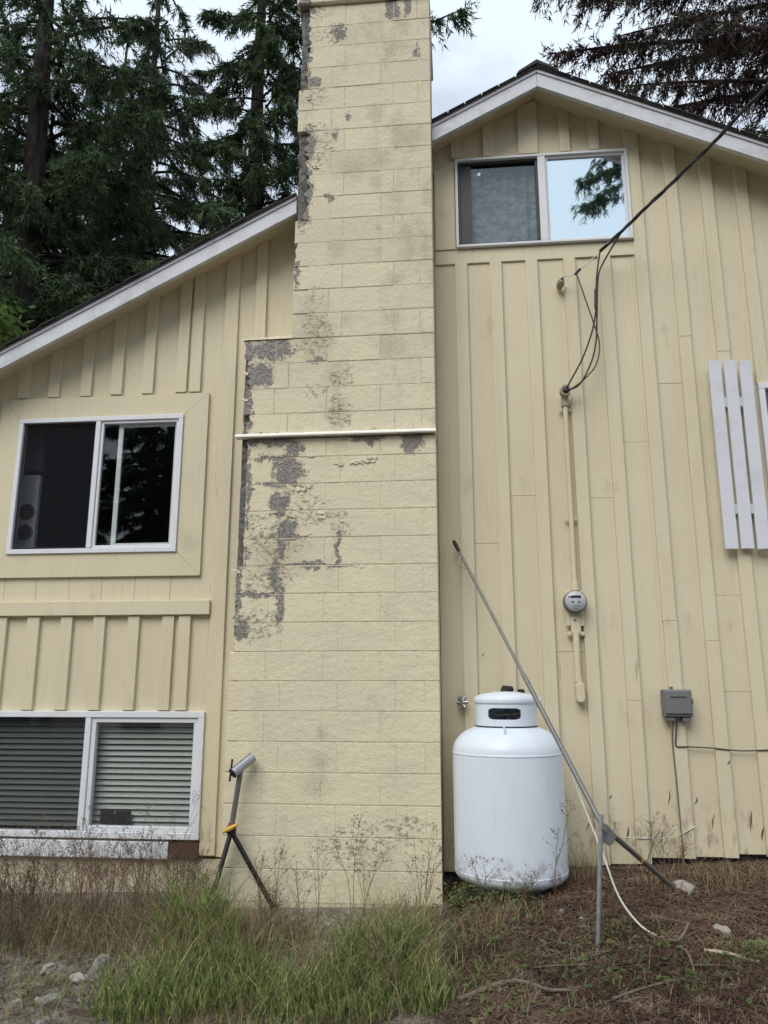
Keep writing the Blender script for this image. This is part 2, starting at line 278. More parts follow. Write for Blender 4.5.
# ------------------------------------------------------------------ object helpers
WL = {}          # world position of every object's origin
def reg(o, loc, parent=None):
    loc = Vector(loc); WL[o.name] = loc.copy()
    o.location = loc - (WL[parent.name] if parent else Vector((0, 0, 0)))
    if parent: o.parent = parent
    COL.objects.link(o)
    return o
def tag(o, label=None, cat=None, group=None, kind=None):
    for k, v in (('label', label), ('category', cat), ('group', group), ('kind', kind)):
        if v: o[k] = v
    return o
def thing(name, loc, label, cat, group=None): return tag(reg(bpy.data.objects.new(name, None), loc), label, cat, group)
class MB:
    def __init__(s): s.v = []; s.f = []; s.smooth = []
    def add(s, vs, fs, smooth=False):
        b = len(s.v); s.v += [tuple(p) for p in vs]; s.f += [tuple(i+b for i in f) for f in fs]; s.smooth += [smooth]*len(fs); return s
    def box(s, x0, x1, y0, y1, z0, z1, c=0.0):
        if c <= 0:
            vs = [(x, y, z) for x in (x0, x1) for y in (y0, y1) for z in (z0, z1)]
            return s.add(vs, [(0,1,3,2),(4,6,7,5),(0,4,5,1),(2,3,7,6),(0,2,6,4),(1,5,7,3)])
        # chamfered box
        vs = []; idx = {}
        X, Y, Z = (x0, x1), (y0, y1), (z0, z1)
        sg = (1, -1)
        for i in (0, 1):
            for j in (0, 1):
                for k in (0, 1):
                    for ax in range(3):
                        p = [X[i], Y[j], Z[k]]
                        for a, q in enumerate((i, j, k)):
                            if a != ax: p[a] += sg[q]*c
                        idx[(i, j, k, ax)] = len(vs); vs.append(p)
        F = []
        g = lambda i, j, k, a: idx[(i, j, k, a)]
        for i in (0, 1): F.append(tuple(g(i, j, k, 0) for j, k in ((0,0),(1,0),(1,1),(0,1))))
        for j in (0, 1): F.append(tuple(g(i, j, k, 1) for i, k in ((0,0),(1,0),(1,1),(0,1))))
        for k in (0, 1): F.append(tuple(g(i, j, k, 2) for i, j in ((0,0),(1,0),(1,1),(0,1))))
        for j in (0, 1):
            for k in (0, 1): F.append((g(0,j,k,1), g(1,j,k,1), g(1,j,k,2), g(0,j,k,2)))
        for i in (0, 1):
            for k in (0, 1): F.append((g(i,0,k,0), g(i,1,k,0), g(i,1,k,2), g(i,0,k,2)))
        for i in (0, 1):
            for j in (0, 1): F.append((g(i,j,0,0), g(i,j,1,0), g(i,j,1,1), g(i,j,0,1)))
        for i in (0, 1):
            for j in (0, 1):
                for k in (0, 1): F.append((g(i,j,k,0), g(i,j,k,1), g(i,j,k,2)))
        return s.add(vs, F)
    def prism(s, poly, y0, y1, c=0.0):
        """poly of (x,z), extruded along y; the front edge (y0) may be chamfered by shrinking"""
        n = len(poly); cx = sum(p[0] for p in poly)/n; cz = sum(p[1] for p in poly)/n
        if c:
            fr = []
            for x, z in poly:
                fr.append((x + (c if x < cx else -c), z + (c if z < cz else -c)))
            vs = [(x, y0, z) for x, z in fr]+[(x, y0+c, z) for x, z in poly]+[(x, y1, z) for x, z in poly]
            fs = [tuple(range(n)), tuple(range(3*n-1, 2*n-1, -1))]
            for r in (0, 1): fs += [(r*n+i, r*n+(i+1) % n, (r+1)*n+(i+1) % n, (r+1)*n+i) for i in range(n)]
        else:
            vs = [(x, y0, z) for x, z in poly]+[(x, y1, z) for x, z in poly]
            fs = [tuple(range(n)), tuple(range(2*n-1, n-1, -1))]+[(i, (i+1) % n, n+(i+1) % n, n+i) for i in range(n)]
        return s.add(vs, fs)
    def tube(s, pts, r, n=8, cap=True, smooth=True):
        pts = [Vector(p) for p in pts]; rs = r if isinstance(r, (list, tuple)) else [r]*len(pts)
        vs = []; fs = []; ref = None
        for i, p in enumerate(pts):
            d = (pts[min(i+1, len(pts)-1)]-pts[max(i-1, 0)]).normalized()
            if ref is None: ref = Vector((0, 0, 1)) if abs(d.z) < .9 else Vector((1, 0, 0))
            a = d.cross(ref).normalized(); b = a.cross(d).normalized(); ref = b
            for k in range(n):
                q = 2*math.pi*k/n; vs.append(p+(a*math.cos(q)+b*math.sin(q))*rs[i])
        for i in range(len(pts)-1):
            for k in range(n): fs.append((i*n+k, i*n+(k+1) % n, (i+1)*n+(k+1) % n, (i+1)*n+k))
        s.add(vs, fs, smooth)
        if cap:
            b = len(s.v); e = len(vs)-n; s.v += [tuple(q) for q in vs[:n]]+[tuple(q) for q in vs[e:]]
            s.f += [tuple(b+k for k in range(n)), tuple(b+n+k for k in range(n))]; s.smooth += [False, False]
        return s
    def lathe(s, prof, c=(0, 0), n=40, axis='z', smooth=True, at=0.0):
        vs = []; fs = []
        for r, h in prof:
            for k in range(n):
                q = 2*math.pi*k/n
                if axis == 'z': vs.append((c[0]+r*math.cos(q), c[1]+r*math.sin(q), h))
                else: vs.append((c[0]+r*math.cos(q), h, c[1]+r*math.sin(q)))
        for i in range(len(prof)-1):
            for k in range(n): fs.append((i*n+k, i*n+(k+1) % n, (i+1)*n+(k+1) % n, (i+1)*n+k))
        return s.add(vs, fs, smooth)
    def build(s, name, mat, parent=None, origin=None):
        V = np.array(s.v, dtype=np.float64)
        if origin is None:
            lo, hi = V.min(0), V.max(0); origin = ((lo[0]+hi[0])/2, (lo[1]+hi[1])/2, lo[2])
        me = bpy.data.meshes.new(name); me.from_pydata([tuple(p) for p in V-np.array(origin)], [], s.f)
        import bmesh
        bm = bmesh.new(); bm.from_mesh(me); bmesh.ops.recalc_face_normals(bm, faces=bm.faces); bm.to_mesh(me); bm.free()
        if any(s.smooth): me.polygons.foreach_set('use_smooth', s.smooth)
        me.materials.append(M[mat]); me.update()
        return reg(bpy.data.objects.new(name, me), origin, parent)
def quads_obj(name, V, mat, parent=None, origin=(0, 0, 0), per=4):
    """V: (n*per,3) array, each group of per vertices is one face"""
    V = np.asarray(V, dtype=np.float32)-np.array(origin, dtype=np.float32); n = len(V)//per
    me = bpy.data.meshes.new(name); me.vertices.add(len(V)); me.loops.add(len(V)); me.polygons.add(n)
    me.vertices.foreach_set('co', V.ravel()); me.loops.foreach_set('vertex_index', np.arange(len(V), dtype=np.int32))
    me.polygons.foreach_set('loop_start', np.arange(n, dtype=np.int32)*per)
    me.update(calc_edges=True); me.materials.append(M[mat])
    return reg(bpy.data.objects.new(name, me), origin, parent)
def catmull(pts, n=8):
    P = [Vector(p) for p in pts]; P = [P[0]*2-P[1]]+P+[P[-1]*2-P[-2]]; out = []
    for i in range(1, len(P)-2):
        for k in range(n):
            t = k/n; a, b, c, d = P[i-1:i+3]
            out.append(.5*((2*b)+(c-a)*t+(2*a-5*b+4*c-d)*t*t+(3*b-a-3*c+d)*t**3))
    out.append(P[-2]); return out

# ------------------------------------------------------------------ ground
GX = [-40,-6,-4,-1.8,-.2,.1,.35,.7,1.3,2,3,6,40]; GZ = [-.6,-.16,-.13,-.06,-.012,.10,.15,.15,.185,.225,.265,.36,.6]
from mathutils import noise as mn
def G0(x, y):
    z = float(np.interp(x, GX, GZ)); d = max(0.0, -y-.35); z -= .05*min(d, 7)
    if x > .3: z -= .03*min(1, d)
    return z
def G(x, y):
    b = max(0.0, min(1.0, (-y-.5)/.5))
    a = .035*mn.noise((x*1.1, y*1.1, 0))+.022*mn.noise((x*3.1, y*3.1, 4))+.010*mn.noise((x*9, y*9, 2))
    return G0(x, y)+a*b+.006*mn.noise((x*14, y*14, 2))
def build_ground():
    def axis(lo, hi, step, far):
        a = list(np.arange(lo, hi+1e-6, step)); e = []; d = step*2; p = hi
        while p < far: p += d; e.append(p); d *= 1.5
        f = []; d = step*2; p = lo
        while p > -far: p -= d; f.append(p); d *= 1.5
        return f[::-1]+a+e
    xs = axis(-4.2, 3.2, .045, 400); ys = axis(-3.2, .15, .045, 400)
    V = [(x, y, G(x, y)) for y in ys for x in xs]; n = len(xs)
    F = [(j*n+i, j*n+i+1, (j+1)*n+i+1, (j+1)*n+i) for j in range(len(ys)-1) for i in range(n-1)]
    mb = MB(); mb.add(V, F, True); o = mb.build('ground', 'ground', origin=(0, 0, 0)); tag(o, 'brown dirt ground strewn with needles in front of the house', 'ground', kind='structure')
build_ground()

# ------------------------------------------------------------------ house
PKX, PKZ, SLL, SLR = .724, 6.335, .5235, .482      # ridge and slopes of the fascia's top edge
def roofz(x): return PKZ-(PKX-x)*SLL if x < PKX else PKZ-(x-PKX)*SLR
SOF = -.035                                        # soffit below the fascia's top edge
def sofz(x): return roofz(x)+SOF
XL, XR = -5.4, 5.2
house = thing('house', (0, 4, -.2), 'cream board-and-batten house with white fascia, block chimney at its gable end', 'house')
openings = [(-3.60, -2.23, 2.42, 3.53), (-3.69, -1.93, .31, 1.17), (.06, 1.445, 4.93, 5.73), (2.33, 2.95, 2.6, 3.60)]
def wall_pieces(x0, x1, zb, top, cuts=()):
    """split one board column round the openings; returns polygons of (x,z)"""
    xsplit = sorted({x0, x1, *[v for o in openings for v in o[:2] if x0 < v < x1]}); out = []
    for a, b in zip(xsplit, xsplit[1:]):
        mid = (a+b)/2; iv = [(zb, 99.)]
        for o in openings:
            if o[0] <= mid <= o[1]:
                nv = []
                for p, q in iv:
                    if o[2] > p: nv.append((p, min(q, o[2])))
                    if o[3] < q: nv.append((max(p, o[3]), q))
                iv = [w for w in nv if w[1]-w[0] > .01]
        for c in cuts:
            nv = []
            for p, q in iv:
                if p+.02 < c < q-.02: nv += [(p, c-.0008), (c+.0008, q)]
                else: nv.append((p, q))
            iv = nv
        for p, q in iv:
            if q > 50:
                poly = [(a, p), (b, p), (b, top(b)), (a, top(a))]
                if a < PKX < b: poly = [(a, p), (b, p), (b, top(b)), (PKX, top(PKX)), (a, top(a))]
            else: poly = [(a, p), (b, p), (b, q), (a, q)]
            out.append(poly)
    return out
# boards behind the battens
RB = [(.02,.12),(.302,.398),(.593,.69),(.896,.992),(1.172,1.27),(1.466,1.562),(1.752,1.846),(2.03,2.125),(2.30,2.395)]   # battens right of the chimney (x from, to)
RB += [(2.58+.283*i, 2.675+.283*i) for i in range(9)]
LBu = [(-3.673,-3.577),(-3.406,-3.309),(-3.129,-3.033),(-2.863,-2.765),(-2.592,-2.495),(-2.30,-2.207),(-2.186,-2.092),(-1.653,-1.561)]
LBf = [(-3.673-.28*i, -3.577-.28*i) for i in range(1, 7)]
cutR = {2: (2.801,), 4: (2.77,), 5: (3.204,), 6: (3.672,), 1: (2.433,), 7: (1.337, 2.02), 8: (1.144,), 3: (1.62,), 9: (3.9,)}
edges = [-.15]+[(a+b)/2 for a, b in RB]+[XR]
def zb_right(x): return float(np.interp(x, [-.2, .6, .95, 1.0, 1.3, 1.45, 1.6, 2.0, 3], [.10, .16, .165, .17, .2, .235, .24, .262, .30]))
for i, (a, b) in enumerate(zip(edges, edges[1:])):
    for poly in wall_pieces(a+.001, b-.001, zb_right((a+b)/2)+random.uniform(-.012, .012), sofz, cutR.get(i, ())):
        dy = random.uniform(0, .0025); MB().prism(poly, dy, .025, .0015).build('board', 'cream', house)
lc = sorted([(a+b)/2 for a, b in LBu+LBf if not -2.25 < a < -2.17]+[-1.86])
edgesL = [XL]+lc+[-1.15]
for i, (a, b) in enumerate(zip(edgesL, edgesL[1:])):
    for poly in wall_pieces(a+.001, b-.001, .17, sofz, (1.66,) if -2.2 < a < -1.9 else ()):
        dy = random.uniform(0, .0025); MB().prism(poly, dy, .025, .0015).build('board', 'cream', house)
for poly in ([(-1.149, 3.0), (-.151, 3.0), (-.151, sofz(-.151)), (-1.149, sofz(-1.149))],):
    MB().prism(poly, 0.001, .025).build('board', 'cream', house)
BT = .029
def batten(x0, x1, z0, z1=None, cuts=(), t=BT):
    zs = [z0]+list(cuts)+[None if z1 is None else z1]
    for k, (p, q) in enumerate(zip(zs, zs[1:])):
        p2 = p+(.0008 if k else 0)
        j = random.uniform(-.003, .003); j2 = random.uniform(-.002, .002)
        if q is None: poly = [(x0+j, p2), (x1+j, p2), (x1, sofz(x1)), (x0, sofz(x0))]
        else: poly = [(x0+j, p2), (x1+j, p2), (x1+j2, q-.0008), (x0+j2, q-.0008)]
        MB().prism(poly, -t-random.uniform(0, .003), -.0008, .0025).build('batten', 'cream', house)
batcut = {6: (1.691, 4.048), 7: (3.909,), 5: (1.836,), 4: (1.272,), 8: (2.9,)}
for i, (a, b) in enumerate(RB):
    zb = zb_right(a)+random.uniform(-.02, .015)
    if b < 1.5: batten(a, b, zb, 4.777, [c for c in batcut.get(i, ()) if c < 4.7])
    elif 2.2 < a < 2.95: batten(a, b, zb, 2.58); batten(a, b, 3.635)
    else: batten(a, b, zb, None, batcut.get(i, ()))
for a, b in ((.008,.089),(.277,.362),(.576,.742),(.919,1.006),(1.16,1.247),(1.447,1.537)): batten(a, b, 5.768, None, (), .03)
for a, b in LBu: batten(a, b, 3.738 if a > -2.9 and a < -2 else (3.735 if b < -2 else 3.2))
for a, b in LBf: batten(a, b, 2.02)
for a, b in [(-3.653,-3.556),(-3.386,-3.286),(-3.112,-3.017),(-2.844,-2.75),(-2.567,-2.474),(-2.291,-2.198),(-2.161,-2.066)]: batten(a, b, 1.196, 1.907)
for a, b in LBf: batten(a, b, .2, 1.907)
MB().prism([(-1.912, .182), (-1.797, .182), (-1.797, sofz(-1.797)), (-1.912, sofz(-1.912))], -.026, -.0008, .003).build('corner_board', 'cream', house)
MB().box(-5.4, -1.9135, -.05, -.0008, 1.91, 2.022, .004).build('belt_board', 'cream', house)
# mitred casing of the upper left window
ox0, ox1, oz0, oz1 = -3.80, -2.013, 2.217, 3.727; ix0, ix1, iz0, iz1 = -3.615, -2.212, 2.408, 3.545
for poly in ([(ox0, oz1), (ix0, iz1), (ix1, iz1), (ox1, oz1)], [(ox1, oz1-.002), (ix1+.002, iz1-.001), (ix1+.002, iz0+.001), (ox1, oz0+.002)], [(ox0, oz0), (ox1, oz0), (ix1, iz0), (ix0, iz0)], [(ox0, oz0+.002), (ix0-.002, iz0+.001), (ix0-.002, iz1-.001), (ox0, oz1-.002)]):
    MB().prism(poly, -.027, -.0008).build('window_casing', 'cream', house)
# flat boards round the gable window
MB().prism([(-.14, 4.781), (1.535, 4.785), (1.535, 4.908), (-.14, 4.908)], -.016, -.0008, .002).build('window_casing', 'cream', house)
MB().prism([(1.47, 4.909), (1.535, 4.909), (1.535, 5.765), (1.47, 5.765)], -.0305, -.0008, .002).build('window_casing', 'cream', house)
MB().prism([(-.14, 4.909), (.028, 4.909), (.028, sofz(.0)-.2), (-.14, sofz(-.14)-.2)], -.029, -.0008, .002).build('window_casing', 'cream', house)
# sill board and foundation
MB().box(-3.9, -2.138, -.045, .02, .156, .272, .004).build('sill_board', 'vinyl', house)
MB().box(-2.136, -1.9135, -.032, .02, .16, .272, .008).build('rotten_board_end', 'rust', house)['label'] = 'bare rotten brown end of the sill board'
MB().box(-5.4, -1.2, .008, .25, -.5, .155, .0).build('foundation', 'mortar', house)
MB().box(-.2, 5.2, .06, .25, -.5, .35, .0).build('foundation', 'core', house)
# soffit, fascia, roof
def slope_strip(xa, xb, off0, off1, y0, y1, name, mat, c=0.0):
    MB().prism([(xa, roofz(xa)+off0), (xb, roofz(xb)+off0), (xb, roofz(xb)+off1), (xa, roofz(xa)+off1)], y0, y1, c).build(name, mat, house)
OV = -.30
for xa, xb in ((XL-.3, -1.262), (-.148, PKX-.001), (PKX+.001, XR+.3)):
    slope_strip(xa, xb, SOF, -.002, OV+.04, 0.03, 'soffit', 'cream')
    slope_strip(xa, xb, -.142, 0.0, OV, OV+.038, 'fascia', 'fascia', .003)
    slope_strip(xa, xb, -.016, .012, OV-.012, OV-.001, 'drip_edge', 'fascia', .002)
for xa, xb in ((XL-.34, PKX), (PKX, XR+.34)):
    slope_strip(xa, xb, .0125, .05, .031, 9.0, 'roof', 'shingle')
for xa, xb in ((XL-.34, -1.262), (-.148, PKX), (PKX, XR+.34)):
    slope_strip(xa, xb, .0125, .024, OV-.03, .0305, 'roof_edge', 'shingle')
    n = int((xb-xa)/.14)     # ragged shingle ends along the rake
    for k in range(n):
        a = xa+.14*k; slope_strip(a, a+.132, .0245, .030+random.uniform(0, .005), OV-.035-random.uniform(0, .012), OV+.12, 'shingle', 'shingle')
for k in range(3):
    y0 = OV-.045+k*.3; MB().prism([(PKX-.17, roofz(PKX-.17)+.036), (PKX, PKZ+.040), (PKX+.17, roofz(PKX+.17)+.036), (PKX+.15, roofz(PKX+.15)+.056), (PKX, PKZ+.075), (PKX-.15, roofz(PKX-.15)+.056)], y0, y0+.32).build('ridge_shingle', 'shingle', house)
# closed sides and back
MB().box(XL, XL+.1, .26, 8.8, -.5, sofz(XL)-.02).box(XR-.1, XR, .26, 8.8, -.5, sofz(XR)-.02).build('side_wall', 'cream', house)
MB().prism([(XL+.1, -.5), (XR-.1, -.5), (XR-.1, sofz(XR-.1)-.03), (PKX, sofz(PKX)-.03), (XL+.1, sofz(XL+.1)-.03)], 8.7, 8.8).build('back_wall', 'cream', house)
def room(x0, x1, z0, z1, d):
    y0 = .045; mb = MB()
    v = [(x, y, z) for x in (x0, x1) for y in (y0, d) for z in (z0, z1)]
    mb.add(v, [(0,1,3,2), (4,6,7,5), (2,3,7,6), (0,2,6,4), (1,5,7,3)]); mb.build('room_interior', 'room', house)
room(-4.6, -1.9, 1.6, 4.0, 3.2); room(-4.6, -1.75, -.1, 1.5, 3.2); room(-.05, 1.6, 3.9, 5.95, 3.0); room(2.2, 4.2, 2.0, 4.3, 3.0)

# ---- windows (parts of the house; frames, panes, slats are sub-parts)
def frame_rect(mb, x0, x1, z0, z1, w, y0, y1, c=.003, wb=None):
    wb = wb or w
    mb.box(x0, x1, y0, y1, z0, z0+wb, c).box(x0, x1, y0, y1, z1-w, z1, c)
    mb.box(x0, x0+w, y0+.0007, y1, z0+wb, z1-w, c).box(x1-w, x1, y0+.0007, y1, z0+wb, z1-w, c); return mb
def pane(x0, x1, z0, z1, y, name, mat, par): return MB().box(x0, x1, y, y+.004, z0, z1).build(name, mat, par)
# upper left, half open: screen on the left, two sashes on the right
mb = MB(); frame_rect(mb, -3.62, -2.212, 2.405, 3.545, .038, -.045, .03); w1 = mb.build('window', 'vinyl', house)
MB().box(-2.953, -2.912, -.0435, .028, 2.446, 3.505, .003).build('mullion', 'vinyl', w1)
mb = MB(); frame_rect(mb, -3.58, -2.955, 2.444, 3.506, .016, -.02, -.012, .002); mb.build('screen_frame', 'darkmetal', w1)
pane(-3.563, -2.972, 2.461, 3.489, -.015, 'screen', 'screen', w1)
mb = MB(); frame_rect(mb, -2.911, -2.251, 2.444, 3.506, .022, -.03, 0.0); mb.build('sash', 'vinyl', w1)
pane(-2.888, -2.274, 2.467, 3.483, -.012, 'pane', 'glass', w1)
mb = MB(); frame_rect(mb, -2.775, -2.256, 2.447, 3.50, .04, .006, .027); mb.build('sash', 'vinyl', w1)
pane(-2.735, -2.296, 2.488, 3.459, .014, 'pane', 'glass', w1)
# lower left with blinds
mb = MB(); frame_rect(mb, -3.71, -1.913, .29, 1.188, .045, -.05, .03); w2 = mb.build('window', 'vinyl', house)
MB().box(-2.835, -2.79, -.048, .028, .336, 1.142, .003).build('mullion', 'vinyl', w2)
pane(-3.664, -2.836, .336, 1.142, -.02, 'screen', 'screen', w2)
pane(-3.664, -2.836, .336, 1.142, .005, 'pane', 'glass', w2)
mb = MB(); frame_rect(mb, -2.789, -1.959, .336, 1.142, .036, -.035, .02); mb.build('sash', 'vinyl', w2)
pane(-2.752, -1.996, .373, 1.105, -.012, 'pane', 'glass', w2)
slat = None
for x0, x1 in ((-3.65, -2.83), (-2.775, -1.97)):
    for k in range(19):
        z = .352+k*.0425
        a = .30
        v = [(x0, .05, z), (x1, .05, z), (x1, .074, z+.032), (x0, .074, z+.032), (x0, .053, z-.002), (x1, .053, z-.002), (x1, .077, z+.030), (x0, .077, z+.030)]
        MB().add(v, [(0,1,2,3), (7,6,5,4), (0,4,5,1), (3,2,6,7), (0,3,7,4), (1,5,6,2)]).build('blind_slat', 'blind', w2)
# gable window
mb = MB(); frame_rect(mb, .035, 1.463, 4.914, 5.746, .022, -.05, .03); w3 = mb.build('window', 'vinyl', house)
MB().box(.727, .79, -.048, .028, 4.937, 5.723, .003).build('mullion', 'vinyl', w3)
mb = MB(); frame_rect(mb, .058, .726, 4.937, 5.723, .02, -.02, .01, .002); MBx = mb.build('screen_frame', 'dark', w3)
MB().box(.08, .17, -.008, .008, 4.958, 5.702).build('screen_stile', 'dark', w3)
pane(.08, .705, 4.958, 5.702, .012, 'pane', 'screenglass', w3)
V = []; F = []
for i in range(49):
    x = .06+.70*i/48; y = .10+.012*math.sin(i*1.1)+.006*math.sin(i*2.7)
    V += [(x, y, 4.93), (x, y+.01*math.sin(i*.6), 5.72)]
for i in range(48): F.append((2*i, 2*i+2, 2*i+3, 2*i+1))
MB().add(V, F, True).build('reflection_sheet', 'reflection_sheet', w3)  # added pleated sheet behind the left pane, carries the painted cloud reflection
MB().box(.80, 1.44, .09, .094, 4.93, 5.72).build('pale_lift_sheet', 'blind', w3)  # pale sheet added behind the mirrored pane to lift its dark reflections
mb = MB(); frame_rect(mb, .791, 1.44, 4.937, 5.723, .018, -.03, .0); mb.build('sash', 'vinyl', w3)
pane(.81, 1.421, 4.956, 5.704, -.012, 'pane', 'mirrorglass', w3)
# window at the right edge
mb = MB(); frame_rect(mb, 2.30, 2.98, 2.585, 3.632, .045, -.05, .03); w4 = mb.build('window', 'vinyl', house)
mb = MB(); frame_rect(mb, 2.346, 2.934, 3.02, 3.06, .012, -.03, .02); mb.build('sash', 'vinyl', w4)
pane(2.346, 2.934, 2.631, 3.019, -.01, 'pane', 'glass', w4); pane(2.346, 2.934, 3.061, 3.586, -.01, 'pane', 'glass', w4)

# things inside the windows
vp = thing('vent_panel', (-3.78, .15, 1.6), 'grey upright panel with two round grilles behind the left window', 'panel')
MB().box(-3.83, -3.52, .17, .22, 1.62, 3.12, .006).build('panel', 'vinyl', vp)
for z in (2.80, 2.625):
    mb = MB(); mb.lathe([(.068, .169), (.068, .158), (.056, .152), (.056, .162)], (-3.60, z), 24, 'y'); g = mb.build('grille_ring', 'greysteel', vp)
    mb = MB().lathe([(.0, .160), (.057, .160)], (-3.60, z), 20, 'y'); mb.build('grille', 'dark', g)
    mb = MB()
    for k in range(-2, 3):
        hw = math.sqrt(max(0, .055**2-(k*.02)**2)); mb.box(-3.60-hw, -3.60+hw, .153, .158, z+k*.02-.003, z+k*.02+.003)
    mb.build('grille_bar', 'greysteel', g)
pc = thing('picture', (-3.66, .19, 3.22), 'purple-brown framed picture above the grille panel', 'picture')
MB().box(-3.82, -3.50, .385-.2, .40-.2, 3.15, 3.58, .004).build('frame', 'dark', pc); MB().box(-3.80, -3.52, .181, .1845, 3.17, 3.56).build('print', 'print', pc)
bx = thing('sill_box', (-2.58, .12, .33), 'two small dark cards standing against the lower right blind', 'box')
MB().box(-2.70, -2.59, .028, .034, .376, .475, .002).build('card', 'dark', bx); MB().box(-2.583, -2.46, .028, .034, .376, .47, .002).build('card', 'dark', bx)

mb = MB()
rc_ = random.Random(3)
for x, z, L in ((2.245, 1.80, .10), (2.25, 1.62, .16), (1.83, .86, .03), (1.70, .47, .10), (1.95, .48, .12), (2.02, .40, .10), (1.35, .36, .08), (1.12, .38, .09), (2.18, .42, .10), (1.60, .60, .05), (1.42, .62, .10), (.85, .42, .05), (.62, 1.05, .03), (.16, 1.6, .03), (1.02, .62, .03), (2.24, 1.0, .07)):
    b_ = next((1 for a, b in RB if a < x < b), 0); y = (-BT-.0042 if b_ else -.0012); w_ = rc_.uniform(.003, .006)
    n = 5; V = []
    for i in range(n+1):
        t_ = i/n; xx = x+rc_.uniform(-.004, .004)+.02*(t_-.5); hw_ = w_*math.sin(math.pi*(t_*.9+.05)); V += [(xx-hw_, y, z+L*(t_-.5)), (xx+hw_, y, z+L*(t_-.5))]
    mb.add(V, [(2*i, 2*i+1, 2*i+3, 2*i+2) for i in range(n)])
tag(mb.build('paint_splits', 'rust', house), kind='stuff')
# ------------------------------------------------------------------ chimney
chim = thing('chimney', (-.9, -.2, 0), 'tall block chimney with peeling cream paint and bare grey patches', 'chimney')
CF = -.41; XRc = -.152
def ragged(mb, x0, x1, y0, y1, z0, z1, amp=.012, step=.05):
    """rough core: gridded front face with displaced points"""
    nx = max(2, int((x1-x0)/step)); nz = max(2, int((z1-z0)/step)); V = []
    for j in range(nz+1):
        for i in range(nx+1):
            x = x0+(x1-x0)*i/nx; z = z0+(z1-z0)*j/nz
            V.append((x+(amp*mn.noise((x*23, z*23, 3)) if i == 0 else 0), y0+amp*mn.noise((x*17, z*17, 9)), z))
    n = nx+1; F = [(j*n+i, j*n+i+1, (j+1)*n+i+1, (j+1)*n+i) for j in range(nz) for i in range(nx)]
    b = len(V)
    for j in range(nz+1): V.append((x0, y1, z0+(z1-z0)*j/nz)); 
    F += [(j*n, (j+1)*n, b+j+1, b+j) for j in range(nz)]
    c = len(V)
    for j in range(nz+1): V.append((x1, y1, z0+(z1-z0)*j/nz))
    F += [(j*n+nx, c+j, c+j+1, (j+1)*n+nx) for j in range(nz)]
    e = len(V); V += [(x0, y1, z1), (x1, y1, z1)]
    F += [tuple(nz*n+i for i in range(n))+(e+1, e)]
    mb.add(V, F)
mb = MB(); ragged(mb, -1.612, XRc-.012, CF+.034, -.03, -.35, 3.20, .010); ragged(mb, -1.612, -1.2, CF+.034, -.03, 3.19, 3.99, .010); ragged(mb, -1.236, XRc-.012, CF+.034, .5, 3.18, 7.06, .012)
mb.build('core', 'core', chim)
low_joints = [3.037-.2032*k for k in range(16)]     # below the ledge
up_joints = [6.836+.2032-.2032*k for k in range(20)]
HJ, VJ = .0032, .0022
def block_mesh(x0, x1, y0, y1, z0, z1, cx, cz=.0045):
    dx = [random.uniform(-.0012, .0012) for _ in range(4)]
    V = [(x0+cx, y0, z0+cz*.5+dx[0]), (x1-cx, y0, z0+cz*.5+dx[1]), (x1-cx, y0, z1-cz*1.3+dx[2]), (x0+cx, y0, z1-cz*1.3+dx[3]), (x0, y0+.003, z0), (x1, y0+.003, z0), (x1, y0+.011, z1), (x0, y0+.011, z1), (x0, y1, z0), (x1, y1, z0), (x1, y1, z1), (x0, y1, z1)]
    F = [(0,1,2,3), (4,5,1,0), (5,6,2,1), (6,7,3,2), (7,4,0,3), (8,9,5,4), (9,10,6,5), (10,11,7,6), (11,8,4,7), (11,10,9,8)]
    return MB().add(V, F)
def block_course(z0, z1, xl, odd, dmg_l=None, row=0):
    xs = [XRc]; vis = z0 > 2.9
    xs += ([-.252, -.452] if odd else [])
    while xs[-1] > xl+.02: xs.append(xs[-1]-.406)
    xs = [x for x in xs if x > xl+.09]+[xl]
    for k, (b, a) in enumerate(zip(xs, xs[1:])):
        vj = VJ if vis else .0004; a2, b2 = a+vj, b-vj; hj = HJ*(1.9 if 1.9 < z0 < 2.75 and a < -.6 else 1); q0, q1 = z0+hj*.5, z1-hj*.5
        dy = random.uniform(-.0016, .0016) if vis else random.uniform(-.0005, .0005)
        left = (k == len(xs)-2)
        if left and dmg_l:
            nseg = 7; poly = []
            L = [(a2+dmg_l[0]+(dmg_l[1]-dmg_l[0])*(.5+.9*mn.noise((row*3.3, i*.9, 1.7))), q0+(q1-q0)*i/nseg) for i in range(nseg+1)]
            poly = [(b2, q0), (b2, q1)]+L[::-1]
            if min(p[0] for p in L) > b2-.03: poly = [(b2, q0), (b2, q1), (b2-.05, q1), (b2-.04, (q0+q1)/2), (b2-.05, q0)]
            MB().prism(poly, CF+dy, CF+.05).build('concrete_block', 'block', chim)
        else:
            x0 = a if left else a2
            block_mesh(x0, b if k == 0 else b2, CF+dy, (-.012 if (left or k == 0) else CF+.06), q0, q1, .0026 if vis else .0006).build('concrete_block', 'block', chim)
zs = [3.185]+low_joints
for r, (zt, zb) in enumerate(zip(zs, zs[1:])):
    d = None
    if zb > 2.1: d = (.055, .095)
    elif zb > 1.5: d = (.0, .05)
    block_course(zb, zt, -1.632, r % 2 == 1, d, r)
